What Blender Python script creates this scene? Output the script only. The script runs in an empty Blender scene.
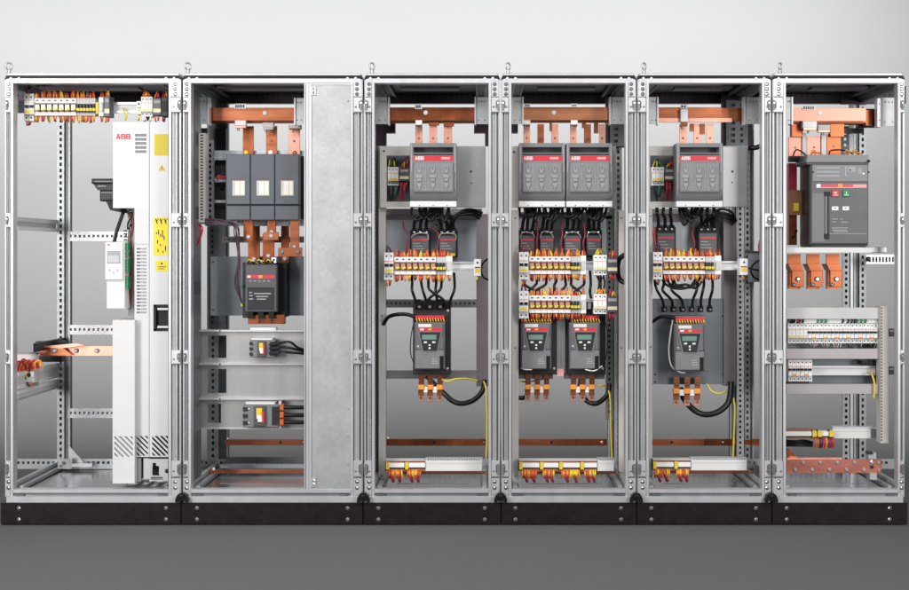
import bpy, bmesh, math, random
from mathutils import Vector
random.seed(7)
SC = bpy.context.scene
COL = SC.collection
# ---- the row of cabinets is measured in front-plane units: K units to the metre, camera F metres before the cabinet fronts
K, F, CX, CY = 215.0, 5.4, 485.0, 254.0
ZC = (525 - CY) / K
def S(Y): return (F + Y) / F / K
def PX(px, Y): return (px - CX) * S(Y)
def PZ(py, Y): return ZC + (CY - py) * S(Y)
def P(px, py, Y): return Vector((PX(px, Y), Y, PZ(py, Y)))

# =============================================================== materials
MATS = {}
def mat(name, col, rough=.5, metal=0., var=.06, scale=40., bump=0., spec=.5, coat=0., spangle=0., stretch=None, emit=0.):
    m = bpy.data.materials.new(name); m.use_nodes = True
    nt = m.node_tree; b = nt.nodes['Principled BSDF']; L = nt.links
    b.inputs['Metallic'].default_value = metal
    b.inputs['Specular IOR Level'].default_value = spec
    b.inputs['Coat Weight'].default_value = coat
    tc = nt.nodes.new('ShaderNodeTexCoord'); mp = nt.nodes.new('ShaderNodeMapping')
    L.new(tc.outputs['Object'], mp.inputs['Vector'])
    if stretch: mp.inputs['Scale'].default_value = stretch
    n = nt.nodes.new('ShaderNodeTexNoise'); n.inputs['Scale'].default_value = scale; n.inputs['Detail'].default_value = 5
    L.new(mp.outputs['Vector'], n.inputs['Vector'])
    mr = nt.nodes.new('ShaderNodeMapRange'); L.new(n.outputs['Fac'], mr.inputs['Value'])
    mr.inputs['From Min'].default_value = .3; mr.inputs['From Max'].default_value = .7
    mr.inputs['To Min'].default_value = 1 - var; mr.inputs['To Max'].default_value = 1 + var
    fac = mr.outputs['Result']
    if spangle:
        v = nt.nodes.new('ShaderNodeTexVoronoi'); v.inputs['Scale'].default_value = 55
        L.new(tc.outputs['Object'], v.inputs['Vector'])
        sp = nt.nodes.new('ShaderNodeSeparateColor'); L.new(v.outputs['Color'], sp.inputs[0])
        m2 = nt.nodes.new('ShaderNodeMapRange'); L.new(sp.outputs[0], m2.inputs['Value'])
        m2.inputs['To Min'].default_value = 1 - spangle; m2.inputs['To Max'].default_value = 1 + spangle
        mu = nt.nodes.new('ShaderNodeMath'); mu.operation = 'MULTIPLY'
        L.new(fac, mu.inputs[0]); L.new(m2.outputs['Result'], mu.inputs[1]); fac = mu.outputs[0]
    mx = nt.nodes.new('ShaderNodeVectorMath'); mx.operation = 'SCALE'
    mx.inputs[0].default_value = col
    L.new(fac, mx.inputs['Scale']); L.new(mx.outputs[0], b.inputs['Base Color'])
    rr = nt.nodes.new('ShaderNodeMapRange'); L.new(n.outputs['Fac'], rr.inputs['Value'])
    rr.inputs['To Min'].default_value = max(.05, rough - .1); rr.inputs['To Max'].default_value = min(1, rough + .1)
    L.new(rr.outputs['Result'], b.inputs['Roughness'])
    if bump:
        bp = nt.nodes.new('ShaderNodeBump'); bp.inputs['Strength'].default_value = bump; bp.inputs['Distance'].default_value = .002
        L.new(n.outputs['Fac'], bp.inputs['Height']); L.new(bp.outputs['Normal'], b.inputs['Normal'])
    if emit:
        b.inputs['Emission Color'].default_value = (*col, 1); b.inputs['Emission Strength'].default_value = emit
    MATS[name] = m
    return m
mat('frame_steel', (.60, .60, .62), .42, .6, .04, 14, 0, stretch=(1, 1, .2))
mat('groove_steel', (.22, .22, .24), .45, .6, .06, 14, stretch=(1, 1, .2))
mat('galvanised', (.45, .447, .447), .38, .7, .10, 5, .02, spangle=.025, stretch=(1.4, 1, .22))
mat('zinc_plate', (.44, .455, .46), .47, .5, .08, 7, .02, spangle=.05)
mat('dark_zinc', (.15, .162, .175), .5, .6, .15, 9, .02, spangle=.06)
mat('shaded_roof_steel', (.050, .037, .052), .5, .5, .12, 5)  # purplish dark of the shaded upper interior, put into the base colour
mat('floor_steel', (.36, .365, .39), .24, .92, .1, 4, .02, spangle=.04)
mat('slate_plate', (.165, .185, .205), .42, .35, .06, 8)
mat('blue_plate', (.40, .43, .46), .45, .6, .08, 8)
mat('mauve_steel', (.215, .19, .205), .38, .6, .1, 4)
mat('copper', (.50, .168, .082), .31, .85, .24, 16, .04, stretch=(.22, 1, 1.6))
mat('copper_bright', (.84, .41, .30), .36, .75, .16, 20, .03, stretch=(1, 1, .35))  # copper tone where lit, the brightness put into the colour
mat('copper_dark', (.32, .095, .038), .34, .85, .26, 16, .03)  # copper tone away from the light, shade put into the colour
mat('white_plastic', (.80, .80, .79), .45, 0, .03, 20)
mat('white_paint', (.68, .68, .678), .5, 0, .03, 5, .01)
mat('grey_paint', (.62, .62, .635), .5, 0, .03, 5)
mat('pale_grey', (.55, .55, .55), .5, 0, .04, 12)
mat('beige_duct', (.50, .475, .45), .55, 0, .05, 20)
mat('mid_grey', (.185, .185, .195), .42, 0, .06, 18)
mat('cover_grey', (.235, .235, .245), .22, 0, .12, 12, .02, coat=.4)
mat('emboss_grey', (.29, .29, .30), .35, 0, .08, 25)
mat('device_grey', (.078, .08, .087), .42, 0, .10, 18, .02)
mat('starter_grey', (.14, .14, .15), .4, 0, .09, 18, .02)
mat('slate_blue', (.084, .093, .110), .42, 0, .06, 14)
mat('charcoal', (.024, .024, .027), .45, 0, .15, 18, spec=.35)
mat('black', (.008, .008, .009), .45, 0, .15, 20, spec=.25)
mat('rubber', (.007, .007, .008), .36, 0, .15, 30, spec=.3)
mat('plinth_paint', (.014, .0085, .0105), .40, 0, .2, 30, .05, spec=.25)
mat('red', (.60, .028, .045), .4, 0, .06, 30)
mat('logo_red', (.80, .015, .03), .5, 0, .02, 30)
mat('dark_red', (.26, .015, .03), .45, 0, .1, 30)
mat('orange', (.62, .115, .02), .45, 0, .12, 60)
mat('amber', (.78, .30, .05), .45, 0, .12, 60)
mat('yellow', (.74, .55, .035), .45, 0, .06, 40)
mat('pale_yellow', (.70, .62, .30), .45, 0, .06, 40)
mat('label_yellow', (.80, .64, .015), .5, 0, .05, 30)
mat('shaded_yellow', (.56, .45, .01), .5, 0, .05, 30)  # sticker yellow darkened, shade on the upper stickers put into the colour
mat('green', (.01, .22, .07), .45, 0, .08, 30)
mat('brown_wire', (.25, .11, .06), .5, 0, .1, 30)
mat('purple_wire', (.085, .022, .055), .45, 0, .1, 30)
mat('screen', (.16, .26, .23), .2, 0, .04, 30, coat=.4)
mat('lcd_grey', (.20, .22, .24), .2, 0, .05, 30, coat=.4)
mat('lens_white', (.75, .74, .66), .25, 0, .05, 30, coat=.3)
mat('chrome', (.80, .80, .80), .22, 1, .03, 30)
mat('pink_steel', (.50, .45, .47), .4, .5, .08, 10)
mat('print_white', (.62, .62, .62), .6, 0, .1, 60)
mat('print_grey', (.34, .34, .35), .6, 0, .1, 60)
mat('studio_grey', (.155, .155, .155), .95, 0, .012, 1.2, spec=.1)
mat('lens_tan', (.50, .27, .17), .3, 0, .08, 40, coat=.3)
mat('copper_pink', (.56, .21, .155), .36, .7, .16, 16, .04, stretch=(.35, 1, 1))
mat('copper_gold', (.74, .31, .165), .30, .85, .24, 14, .04, stretch=(.2, 1, 1.6))
mat('lilac_steel', (.40, .37, .385), .45, .3, .06, 10)
mat('red_pink', (.72, .34, .33), .45, 0, .05, 20)

# =============================================================== mesh builder
class MB:
    """collects shapes (any number of materials) and links them as one mesh object"""
    def __init__(self): self.v = []; self.f = []; self.m = []; self.ms = []; self.sm = []; self.cur = 0
    def use(self, name):
        if name not in self.ms: self.ms.append(name)
        self.cur = self.ms.index(name); return self
    def add(self, vs, fs, smooth=False):
        o = len(self.v); self.v += [tuple(x) for x in vs]
        for f in fs: self.f.append(tuple(i + o for i in f)); self.m.append(self.cur); self.sm.append(smooth)
    def wbox(self, x0, x1, y0, y1, z0, z1, c=0.):
        if x0 > x1: x0, x1 = x1, x0
        if z0 > z1: z0, z1 = z1, z0
        if c <= 0:
            self.add([(x0,y0,z0),(x1,y0,z0),(x1,y1,z0),(x0,y1,z0),(x0,y0,z1),(x1,y0,z1),(x1,y1,z1),(x0,y1,z1)],
                     [(0,1,5,4),(1,2,6,5),(2,3,7,6),(3,0,4,7),(4,5,6,7),(3,2,1,0)])
        else:       # front edges chamfered
            c = min(c, (x1-x0)*.4, (z1-z0)*.4, (y1-y0)*.8)
            self.add([(x0+c,y0,z0+c),(x1-c,y0,z0+c),(x1-c,y0,z1-c),(x0+c,y0,z1-c),
                      (x0,y0+c,z0),(x1,y0+c,z0),(x1,y0+c,z1),(x0,y0+c,z1),
                      (x0,y1,z0),(x1,y1,z0),(x1,y1,z1),(x0,y1,z1)],
                     [(0,1,2,3),(0,4,5,1),(1,5,6,2),(2,6,7,3),(3,7,4,0),(4,8,9,5),(5,9,10,6),(6,10,11,7),(7,11,8,4),(11,10,9,8)])
        return self
    def box(self, a, t, b, u, Y0, Y1, c=0.):           # front face from (a,t) to (b,u) at depth Y0
        return self.wbox(PX(a,Y0), PX(b,Y0), Y0, Y1, PZ(u,Y0), PZ(t,Y0), c)
    def prism(self, pts, Y0, Y1, back=None):
        back = back or pts
        n = len(pts); vs = [P(x,y,Y0) for x,y in pts] + [Vector((PX(x,Y0), Y1, PZ(y,Y0))) for x,y in back]
        area = sum(pts[i][0]*pts[(i+1)%n][1]-pts[(i+1)%n][0]*pts[i][1] for i in range(n))
        fs = [tuple(range(n)), tuple(range(2*n-1, n-1, -1))] + [(i, i+n, (i+1)%n+n, (i+1)%n) for i in range(n)]
        if area > 0: fs = [f[::-1] for f in fs]
        self.add(vs, fs); return self
    def cyl(self, p0, p1, r, n=12, r1=None):
        p0, p1 = Vector(p0), Vector(p1); r1 = r if r1 is None else r1
        d = (p1-p0).normalized(); u = d.orthogonal().normalized(); w = d.cross(u)
        vs = []
        for p, q in ((p0, r), (p1, r1)):
            vs += [p + (u*math.cos(2*math.pi*i/n) + w*math.sin(2*math.pi*i/n))*q for i in range(n)]
        fs = [(i, (i+1)%n, (i+1)%n+n, i+n) for i in range(n)]
        self.add(vs, fs, True); self.add(vs, [tuple(range(n-1,-1,-1)), tuple(range(n, 2*n))]); return self
    def screw(self, px, py, Y, r, h=.004, n=10):        # a domed head on a face at depth Y, r in units
        r = r*S(Y); c = P(px, py, Y)
        self.cyl(c, c+Vector((0,-h*.5,0)), r, n); self.cyl(c+Vector((0,-h*.5,0)), c+Vector((0,-h,0)), r, n, r*.55); return self
    def tube(self, pts, r, n=7, sub=5):                 # smooth pipe through world points
        pts = [Vector(p) for p in pts]
        if len(pts) > 2 and sub > 1:
            q = [pts[0]*2-pts[1]] + pts + [pts[-1]*2-pts[-2]]; out = []
            for i in range(1, len(q)-2):
                a,b,c,d = q[i-1],q[i],q[i+1],q[i+2]
                for k in range(sub):
                    t = k/sub
                    out.append(.5*((2*b)+(c-a)*t+(2*a-5*b+4*c-d)*t*t+(3*b-a-3*c+d)*t**3))
            pts = out + [pts[-1]]
        d0 = (pts[1]-pts[0]).normalized(); u = d0.orthogonal().normalized(); vs = []; m = len(pts)
        for i, p in enumerate(pts):
            d = (pts[min(i+1,m-1)]-pts[max(i-1,0)]).normalized()
            u = (u - d*u.dot(d)).normalized(); w = d.cross(u)
            vs += [p + (u*math.cos(2*math.pi*k/n)+w*math.sin(2*math.pi*k/n))*r for k in range(n)]
        fs = [(i*n+k, i*n+(k+1)%n, (i+1)*n+(k+1)%n, (i+1)*n+k) for i in range(m-1) for k in range(n)]
        self.add(vs, fs, True); self.add(vs, [tuple(range(n-1,-1,-1)), tuple(range((m-1)*n, m*n))]); return self
    def holed(self, a, t, b, u, Y0, Y1, holes):         # a sheet with real rectangular holes
        xs = sorted({a, b, *[h[0] for h in holes], *[h[2] for h in holes]}); ys = sorted({t, u, *[h[1] for h in holes], *[h[3] for h in holes]})
        xs = [x for x in xs if a <= x <= b]; ys = [y for y in ys if t <= y <= u]
        def solid(i, j):
            if i < 0 or j < 0 or i >= len(xs)-1 or j >= len(ys)-1: return False
            x, y = (xs[i]+xs[i+1])/2, (ys[j]+ys[j+1])/2
            return not any(h[0] < x < h[2] and h[1] < y < h[3] for h in holes)
        def q(x, y, d): return (PX(x,Y0), d, PZ(y,Y0))
        for i in range(len(xs)-1):
            for j in range(len(ys)-1):
                if not solid(i, j): continue
                x0,x1,y0,y1 = xs[i],xs[i+1],ys[j],ys[j+1]
                self.add([q(x0,y1,Y0),q(x1,y1,Y0),q(x1,y0,Y0),q(x0,y0,Y0)], [(0,1,2,3)])
                self.add([q(x0,y1,Y1),q(x1,y1,Y1),q(x1,y0,Y1),q(x0,y0,Y1)], [(3,2,1,0)])
                for (di,dj,e,g) in ((-1,0,(x0,y0),(x0,y1)),(1,0,(x1,y1),(x1,y0)),(0,-1,(x1,y0),(x0,y0)),(0,1,(x0,y1),(x1,y1))):
                    if not solid(i+di, j+dj):
                        self.add([q(*e,Y0),q(*e,Y1),q(*g,Y1),q(*g,Y0)], [(0,1,2,3)])
        return self
    def build(self, name, material=None, parent=None, origin=None):
        me = bpy.data.meshes.new(name); o = bpy.data.objects.new(name, me); COL.objects.link(o)
        if parent is not None:
            root = parent
            while root.parent: root = root.parent
            off = Vector(root.location); o.parent = parent
        else:
            if origin is None:
                xs, ys, zs = zip(*self.v)
                origin = ((min(xs)+max(xs))/2, (min(ys)+max(ys))/2, min(zs))
            off = Vector(origin); o.location = off
        me.from_pydata([tuple(Vector(v)-off) for v in self.v], [], self.f)
        for n in (self.ms or [material]): me.materials.append(MATS[n])
        me.polygons.foreach_set('material_index', self.m); me.polygons.foreach_set('use_smooth', self.sm)
        bm = bmesh.new(); bm.from_mesh(me); bmesh.ops.recalc_face_normals(bm, faces=bm.faces); bm.to_mesh(me); bm.free()
        return o
def B(material): return MB().use(material)
def tag(o, label, cat, group=None, kind=None):
    if label: o['label'] = label
    if cat: o['category'] = cat
    if group: o['group'] = group
    if kind: o['kind'] = kind
    return o
def thing(name, label, cat, px, py, Y, group=None):     # an Empty at the thing's base
    o = bpy.data.objects.new(name, None); COL.objects.link(o); o.location = P(px, py, Y); o.empty_display_size = .03
    return tag(o, label, cat, group)
def dup(root, px, py, Y, label=None, group=None):       # copy of a thing, its parts and sub-parts
    kids = {}
    for c in SC.objects:
        if c.parent: kids.setdefault(c.parent.name, []).append(c)
    r = root.copy(); COL.objects.link(r); r.location = P(px, py, Y)
    def rec(src, dst):
        for ch in kids.get(src.name, []):
            c = ch.copy(); COL.objects.link(c); c.parent = dst; rec(ch, c)
    rec(root, r)
    if label: r['label'] = label
    if group: r['group'] = group
    return r
def letters(text, px, py, Y, h, material, parent, width=.98, gap=.12):
    """block capitals A and B, lower left corner at px,py, h units high, standing half a millimetre proud"""
    m = B(material); x = px; w = h*width; s = w*.27; q = h*.2
    for ch in text:
        def p(*pts): m.prism([(x+a*w, py-e*h) for a, e in pts], Y, Y+.0008)
        if ch == 'A':
            p((0,0),(.30,0),(.58,1),(.36,1)); p((.70,0),(1,0),(.64,1),(.42,1)); p((.22,.18),(.78,.18),(.72,.38),(.28,.38))
        else:
            p((0,0),(.29,0),(.29,1),(0,1))
            for e in (0, .41, .81): p((.29,e),(.80,e),(.80,e+.19),(.29,e+.19))
            p((.70,0),(.86,0),(1,.12),(1,.40),(.90,.5),(.70,.5)); p((.66,.5),(.86,.5),(.96,.6),(.96,.88),(.84,1),(.66,1))
        x += w*(1+gap)
    return m.build('lettering', parent=parent)
def bolts(parent, pts, r, material='pink_steel', h=.006):
    for (x, y, Y) in pts: B(material).screw(x, y, Y, r, h).build('bolt', parent=parent)
def single(mb, name, label, cat, group=None, kind=None): return tag(mb.build(name), label, cat, group, kind)
def cable(name, label, pts, r, material, group=None, cat='cable', n=8):   # pts: (px, py, Y)
    q = [p if i in (0, len(pts)-1) else (p[0]+random.uniform(-.55,.55), p[1]+random.uniform(-.55,.55), p[2]+random.uniform(-.004,.004)) for i, p in enumerate(pts)]
    return single(B(material).tube([P(*p) for p in q], r*S(0), n), name, label, cat, group)

# =============================================================== studio setting
def setting():
    m = B('studio_grey'); W = 9.0; prof = [(-9.0, 0.0)]
    yb, R = 3.2, 1.8
    for i in range(13):
        a = i/12*math.pi/2; prof.append((yb-R+R*math.sin(a), R-R*math.cos(a)))
    fl = B('studio_grey'); fl.add([(-W,-9,0),(W,-9,0),(W,yb-R,0),(-W,yb-R,0)], [(0,1,2,3)])
    o = fl.build('studio_floor', origin=(0,0,0)); o['kind'] = 'structure'
    vs = []; prof = prof[1:] + [(yb, 5.5)]
    for y, z in prof: vs += [(-W,y,z),(W,y,z)]
    m.add(vs, [(2*i,2*i+1,2*i+3,2*i+2) for i in range(len(prof)-1)], True)
    o = m.build('backdrop', origin=(0,yb,0)); o['kind'] = 'structure'
setting()

# =============================================================== cabinets
def slots(x0, x1, t, u, pitch, frac=.5): # rows of holes down a strip
    n = int((u-t)/pitch); return [(x0, t+pitch*(i+.25), x1, t+pitch*(i+.25+frac)) for i in range(n)]
def perforated_post(root, a, b, Y=.555, t=97, u=470, side=1, material='zinc_plate'):
    w = b-a
    m = B(material)
    ma, mb_ = (a, a+w*.55) if side > 0 else (b-w*.55, b)
    c = (ma+mb_)/2
    m.holed(ma, t, mb_, u, Y, Y+.003, slots(c-1.1, c+1.3, t+2, u-2, 6.2, .55))
    m.use('dark_zinc').box(ma+.2, t, mb_-.2, u, Y+.02, Y+.045)
    m.use('dark_zinc')  # shaded side of the post, its shade put in as darker zinc
    (m.box(ma+w*.57, t, b, u, Y+.012, Y+.045) if side > 0 else m.box(a, t, mb_-w*.57, u, Y+.012, Y+.045))
    m.use(material)
    if side > 0: m.box(b-1.6, t, b, u, Y+.004, Y+.012)
    else: m.box(a, t, a+1.6, u, Y+.004, Y+.012)
    return m.build('perforated_post', parent=root)
HINGES = [(97,112.5), (213,227.5), (350,364.5), (461,477.5)]
def cabinet(label, oL, iL, iR, oR, pL, pR, rear_l=None, rear_r=None, eye=None):
    r = thing('switchgear_cabinet', label, 'cabinet', (oL+oR)/2, 525, .3, 'open switchgear cabinets joined in a row')
    pl = B('plinth_paint').box(pL, 503, pR, 524.6, -.014, .60, .002)
    pl.box(pL+.5, 504.2, pR-.5, 505, -.0152, -.013)
    pl = pl.build('plinth', parent=r)
    for x in (oL+14, oR-15):
        for y in (508.3, 519.6):
            B('chrome').screw(x, y, -.014, 1.5, .006).use('groove_steel').screw(x, y, -.013, 2.0, .002).build('bolt', parent=pl)
    # sill and floor
    m = B('frame_steel').box(oL+1, 496.6, oR-1, 503, -.006, .05, .002).box(iL-1, 489.5, iR+1, 493.2, 0, .045, .0015)
    m.use('groove_steel').box(iL-3, 493.2, iR+3, 496.6, .012, .04)  # shadow line above the sill, coloured in with darker steel
    m.use('dark_zinc').box(iL+3, 494.2, iL+11, 496, .004, .012).box(iR-11, 494.2, iR-3, 496, .004, .012)
    m.build('sill', parent=r)
    x0, x1, z = PX(iL-2, 0), PX(iR+2, 0), PZ(491.5, 0)
    m = B('floor_steel').wbox(x0, x1, .05, .56, z-.006, z)
    m.use('groove_steel').wbox(x0+.10, x1-.10, .18, .186, z, z+.0015)
    m.build('floor_plate', parent=r)
    # posts
    for sd, (o, i) in ((1, (oL, iL)), (-1, (oR, iR))):
        def bx(m, a, b, Y0, Y1, t=79, u=497, c=0.): m.box(min(a,b), t, max(a,b), u, Y0, Y1, c)
        m = B('frame_steel'); bx(m, i-sd*2.7, i, 0, .05, 79, 497, .0015); bx(m, o, o+sd*1.4, .002, .05, c=.001)
        w = abs(i-o)-4.1; g = o+sd*1.4
        m.use('groove_steel'); bx(m, g, i-sd*2.7, .016, .05)
        m.use('zinc_plate'); bx(m, g+sd*w*.26, g+sd*w*.46, .006, .016, c=.001); bx(m, g+sd*w*.68, g+sd*w*.86, .009, .016, c=.001)
        m.use('pale_grey'); bx(m, g+sd*w*.50, g+sd*w*.62, .0125, .016)
        m.build('post', parent=r)
        for (t, u, ys) in ((80.5, 96.5, (84, 89, 94)), (478.2, 496.4, (482, 488))):
            m = B('frame_steel'); bx(m, o+sd*1.0, i-sd*2.9, -.001, .01, t, u, .0015)
            for y in ys:
                m.use('dark_zinc').screw(o+sd*(w*.5+1.6), y, -.001, 2.1, .0012); m.use('chrome').screw(o+sd*(w*.5+1.6), y, -.0015, 1.35, .004)
            m.build('corner_plate', parent=r)
        for (t, u) in HINGES:
            m = B('frame_steel'); bx(m, o+sd*.3, i-sd*2.9, -.004, .012, t, u, .002)
            m.use('dark_zinc'); bx(m, o+sd*.5, i-sd*3.6, -.0046, -.003, u-1.1, u-.2)
            c = P(o+sd*1.6, (t+u)/2, -.004)
            m.use('groove_steel').screw(i-sd*5.2, (t+u)/2+2, -.004, 1.1, .003)
            h = m.build('hinge', parent=r)
            m = B('groove_steel').cyl(P(o+sd*1.7, t+3, -.006), P(o+sd*1.7, u-2.6, -.006), 1.1*S(0), 10)
            m.use('dark_zinc').box(min(o+sd*3, o+sd*3.9), t+4.2, max(o+sd*3, o+sd*3.9), u-4.5, -.0055, -.003)
            m.use('chrome').cyl(P(o+sd*1.7, t+5.2, -.006), P(o+sd*1.7, t+6.6, -.006), 1.35*S(0), 10)
            m.build('hinge_pin', parent=h)
    # head: roof cap, gasket, rail
    m = B('frame_steel').box(oL+2, 73, oR-2, 75.4, -.008, .60, .002)
    rf = m.build('roof', parent=r)
    m = B('black').box(oL+1.2, 75.4, oR-1.2, 78, -.002, .02).prism([(oL-.5,79.5),(oL+1.2,75.4),(oL+4,75.4),(oL+4,78)],-.003,.02).prism([(oR+.5,79.5),(oR-4,78),(oR-4,75.4),(oR-1.2,75.4)],-.003,.02)
    m.build('gasket', parent=rf)
    z = PZ(77, 0)
    B('shaded_roof_steel').wbox(PX(oL+3,0), PX(oR-3,0), .02, .59, z-.003, z).box(iL+26, 86, iR-30, 88.5, .12, .20).build('ceiling_sheet', parent=rf)
    m = B('frame_steel').box(oL+1, 78.2, oR-1, 83, .0005, .05, .0015)
    for x in (oL+6, oL+14, oR-15, oR-7): m.use('white_plastic').screw(x, 78.3, .0005, 1.5, .004)
    m.build('head_rail', parent=r)
    m = B('shaded_roof_steel').box(iL-8, 89.5, iR+8, 103.2, .55, .59)
    m.use('shaded_roof_steel').box(iL-8, 86, iR+8, 89.5, .54, .59)
    m.use('black')
    a = iL+4
    while a < iR-4: m.box(a, 94, a+2.2, 96.2, .5492, .552); a += 5.5
    m.build('head_rail', parent=r)
    # rails that run front to back, upper ones coloured darker for the interior shade
    for sd, i in ((1, iL), (-1, iR)):
        x = PX(i-sd*4, 0); d = sd/K
        m = B('dark_zinc').wbox(x, x+5*d, .05, .555, PZ(88,0), PZ(79,0)); m.use('groove_steel').wbox(x+5*d, x+8*d, .05, .555, PZ(83,0), PZ(80,0))
        m.use('shaded_roof_steel').wbox(x+8*d, x+15*d, .05, .555, PZ(81.5,0), PZ(79.5,0)).use('dark_zinc').wbox(x+15*d, x+17*d, .05, .555, PZ(82.5,0), PZ(79.5,0))
        m.build('depth_rail', parent=r)
        m = B('zinc_plate').wbox(x, x+4*d, .05, .555, PZ(491,0), PZ(484,0)); m.use('dark_zinc').wbox(x+4*d, x+6*d, .05, .555, PZ(490,0), PZ(487,0))
        m.use('zinc_plate').wbox(x+6*d, x+10*d, .05, .555, PZ(490.6,0), PZ(488,0)); m.use('groove_steel').wbox(x+10*d, x+12*d, .05, .555, PZ(490.9,0), PZ(489.6,0))
        m.build('depth_rail', parent=r)
    m = B('zinc_plate').holed(iL-6, 459, iR+6, 469, .55, .553, [(iL+4+k*5, 461.5, iL+6.6+k*5, 464) for k in range(int((iR-iL-8)/5))])
    m.use('dark_zinc').box(iL-6, 459, iR+6, 469, .575, .59)
    m.build('base_rail', parent=r)
    if rear_l: perforated_post(r, *rear_l, side=1)
    if rear_r: perforated_post(r, *rear_r, side=-1)
    # lifting eye
    c = P(eye, 66.3, .03); R_, r_ = 3.5*S(0), .85*S(0); m = B('frame_steel'); ring = [c+Vector((R_*math.cos(a)*.62, R_*math.cos(a)*.78, R_*math.sin(a))) for a in [i*math.pi/9 for i in range(19)]]
    m.tube(ring, r_, 8, 2).cyl(P(eye, 73.2, .03), P(eye, 69.8, .03), 2.3*S(0), 12, 1.4*S(0))
    m.build('lifting_eye', parent=r)
    return r
CAB = [
 cabinet('leftmost open cabinet, galvanised frame holding a tall white drive', 5, 13, 168.5, 181, .5, 180.6, (57,70), None, 9),
 cabinet('wide open cabinet with a closed galvanised cover strip along its right side', 183, 191, 350.5, 362.6, 181.4, 362.6, (207,228), None, 188),
 cabinet('open cabinet holding one soft starter, beside the galvanised cover strip', 364.4, 374.5, 488.5, 499.8, 363.6, 500.6, (374,386), None, 372),
 cabinet('open cabinet holding two soft starters side by side', 501.4, 511.5, 625.5, 636, 501.4, 636.2, None, (608,622), 508),
 cabinet('open cabinet holding one soft starter, beside the cabinet with the large air breaker', 637.4, 649, 762, 771, 637, 771.6, None, (730,744), 644),
 cabinet('rightmost open cabinet, holding the large grey air breaker', 772.6, 786, 898, 904.5, 772.4, 907.5, (745,754), (854,866), 780),
]
C1, C2, C3, C4, C5, C6 = CAB
CN = ['leftmost cabinet', 'second cabinet', 'third cabinet', 'fourth cabinet', 'fifth cabinet', 'rightmost cabinet']
for x, b in ((181.5,'first and second'), (363.2,'second and third'), (500.6,'third and fourth'), (636.6,'fourth and fifth'), (771.8,'fifth and sixth')):
    m = B('rubber'); pts = [(x+6.2*math.cos(t), 501-8*math.sin(t)) for t in [math.pi*k/10 for k in range(11)]]
    m.prism(pts, -.03, .0); m.prism([(x-6.4,502.6),(x-6.4,499),(x-3.6,499),(x-3.2,502.6)], -.032, -.004); m.prism([(x+3.2,502.6),(x+3.6,499),(x+6.4,499),(x+6.4,502.6)], -.032, -.004)
    m.use('black').screw(x, 497, -.03, 2.2, .004).box(x-.6, 503, x+.6, 524, -.004, .02)
    single(m, 'joining_clamp', 'black rounded clamp joining the %s cabinets above the plinth' % b, 'clamp', 'black clamps joining the cabinets')


# =============================================================== small device kit
def wires(root, xs, y0, y1, Y, mats, r=.84, lean=1.6):
    """short wire ends bowing out of a module, y0 at the module, y1 at the free end"""
    for x in xs:
        k = random.choice(mats); dx = random.uniform(-lean, lean)*.6 + (sum(xs)/len(xs)-x)*random.uniform(.3, .9); e = random.uniform(.7, 1.15); h = (y1-y0)*e
        m = B(k).tube([P(x, y0, Y), P(x+dx*.4, y0+h*.5, Y-.008), P(x+dx, y0+h, Y+.004), P(x+dx*1.2, y0+h*1.02, Y+.03)], r*S(Y), 6, 3)
        m.build('wire', parent=root)
WARM = ['orange','orange','amber','amber','red','orange','dark_red','brown_wire','orange','yellow']
def mcb(label, a, b, t, u, poles, Y, group=None, toggles=True, window='yellow', front='white_plastic', cat='breaker', name='miniature_breaker'):
    r = thing(name, label, cat, (a+b)/2, u, Y, group); h = u-t; w = (b-a)/poles
    m = B(front).box(a, t, b, u, Y+.022, Y+.07, .001)
    m.box(a+.15, t+h*.27, b-.15, u-h*.25, Y, Y+.022, .0015)
    m.use('charcoal')
    for k in range(poles):
        c = a+w*(k+.5)
        for y in (t+h*.13, u-h*.12): m.screw(c, y, Y+.022, min(w*.19, h*.042), .001)
        if k: m.box(a+w*k-.1, t+h*.28, a+w*k+.1, u-h*.26, Y-.0005, Y+.004).box(a+w*k-.1, t+.3, a+w*k+.1, t+h*.26, Y+.0215, Y+.024).box(a+w*k-.1, u-h*.24, a+w*k+.1, u-.3, Y+.0215, Y+.024)
    m.build('housing', parent=r)
    if toggles:
        for k in range(poles):
            c = a+w*(k+.5); B('black').box(c-w*.36, t+h*.41, c+w*.36, t+h*.505, Y-.010, Y, .001).build('toggle', parent=r)
    m = B('red_pink').box(a+.2, t+h*.30, b-.2, t+h*.335, Y-.0008, Y)
    if window: m.use(window).box(a+w*.2, u-h*.40, b-w*.2, u-h*.29, Y-.001, Y)
    m.build('rating_label', parent=r)
    return r
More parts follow.
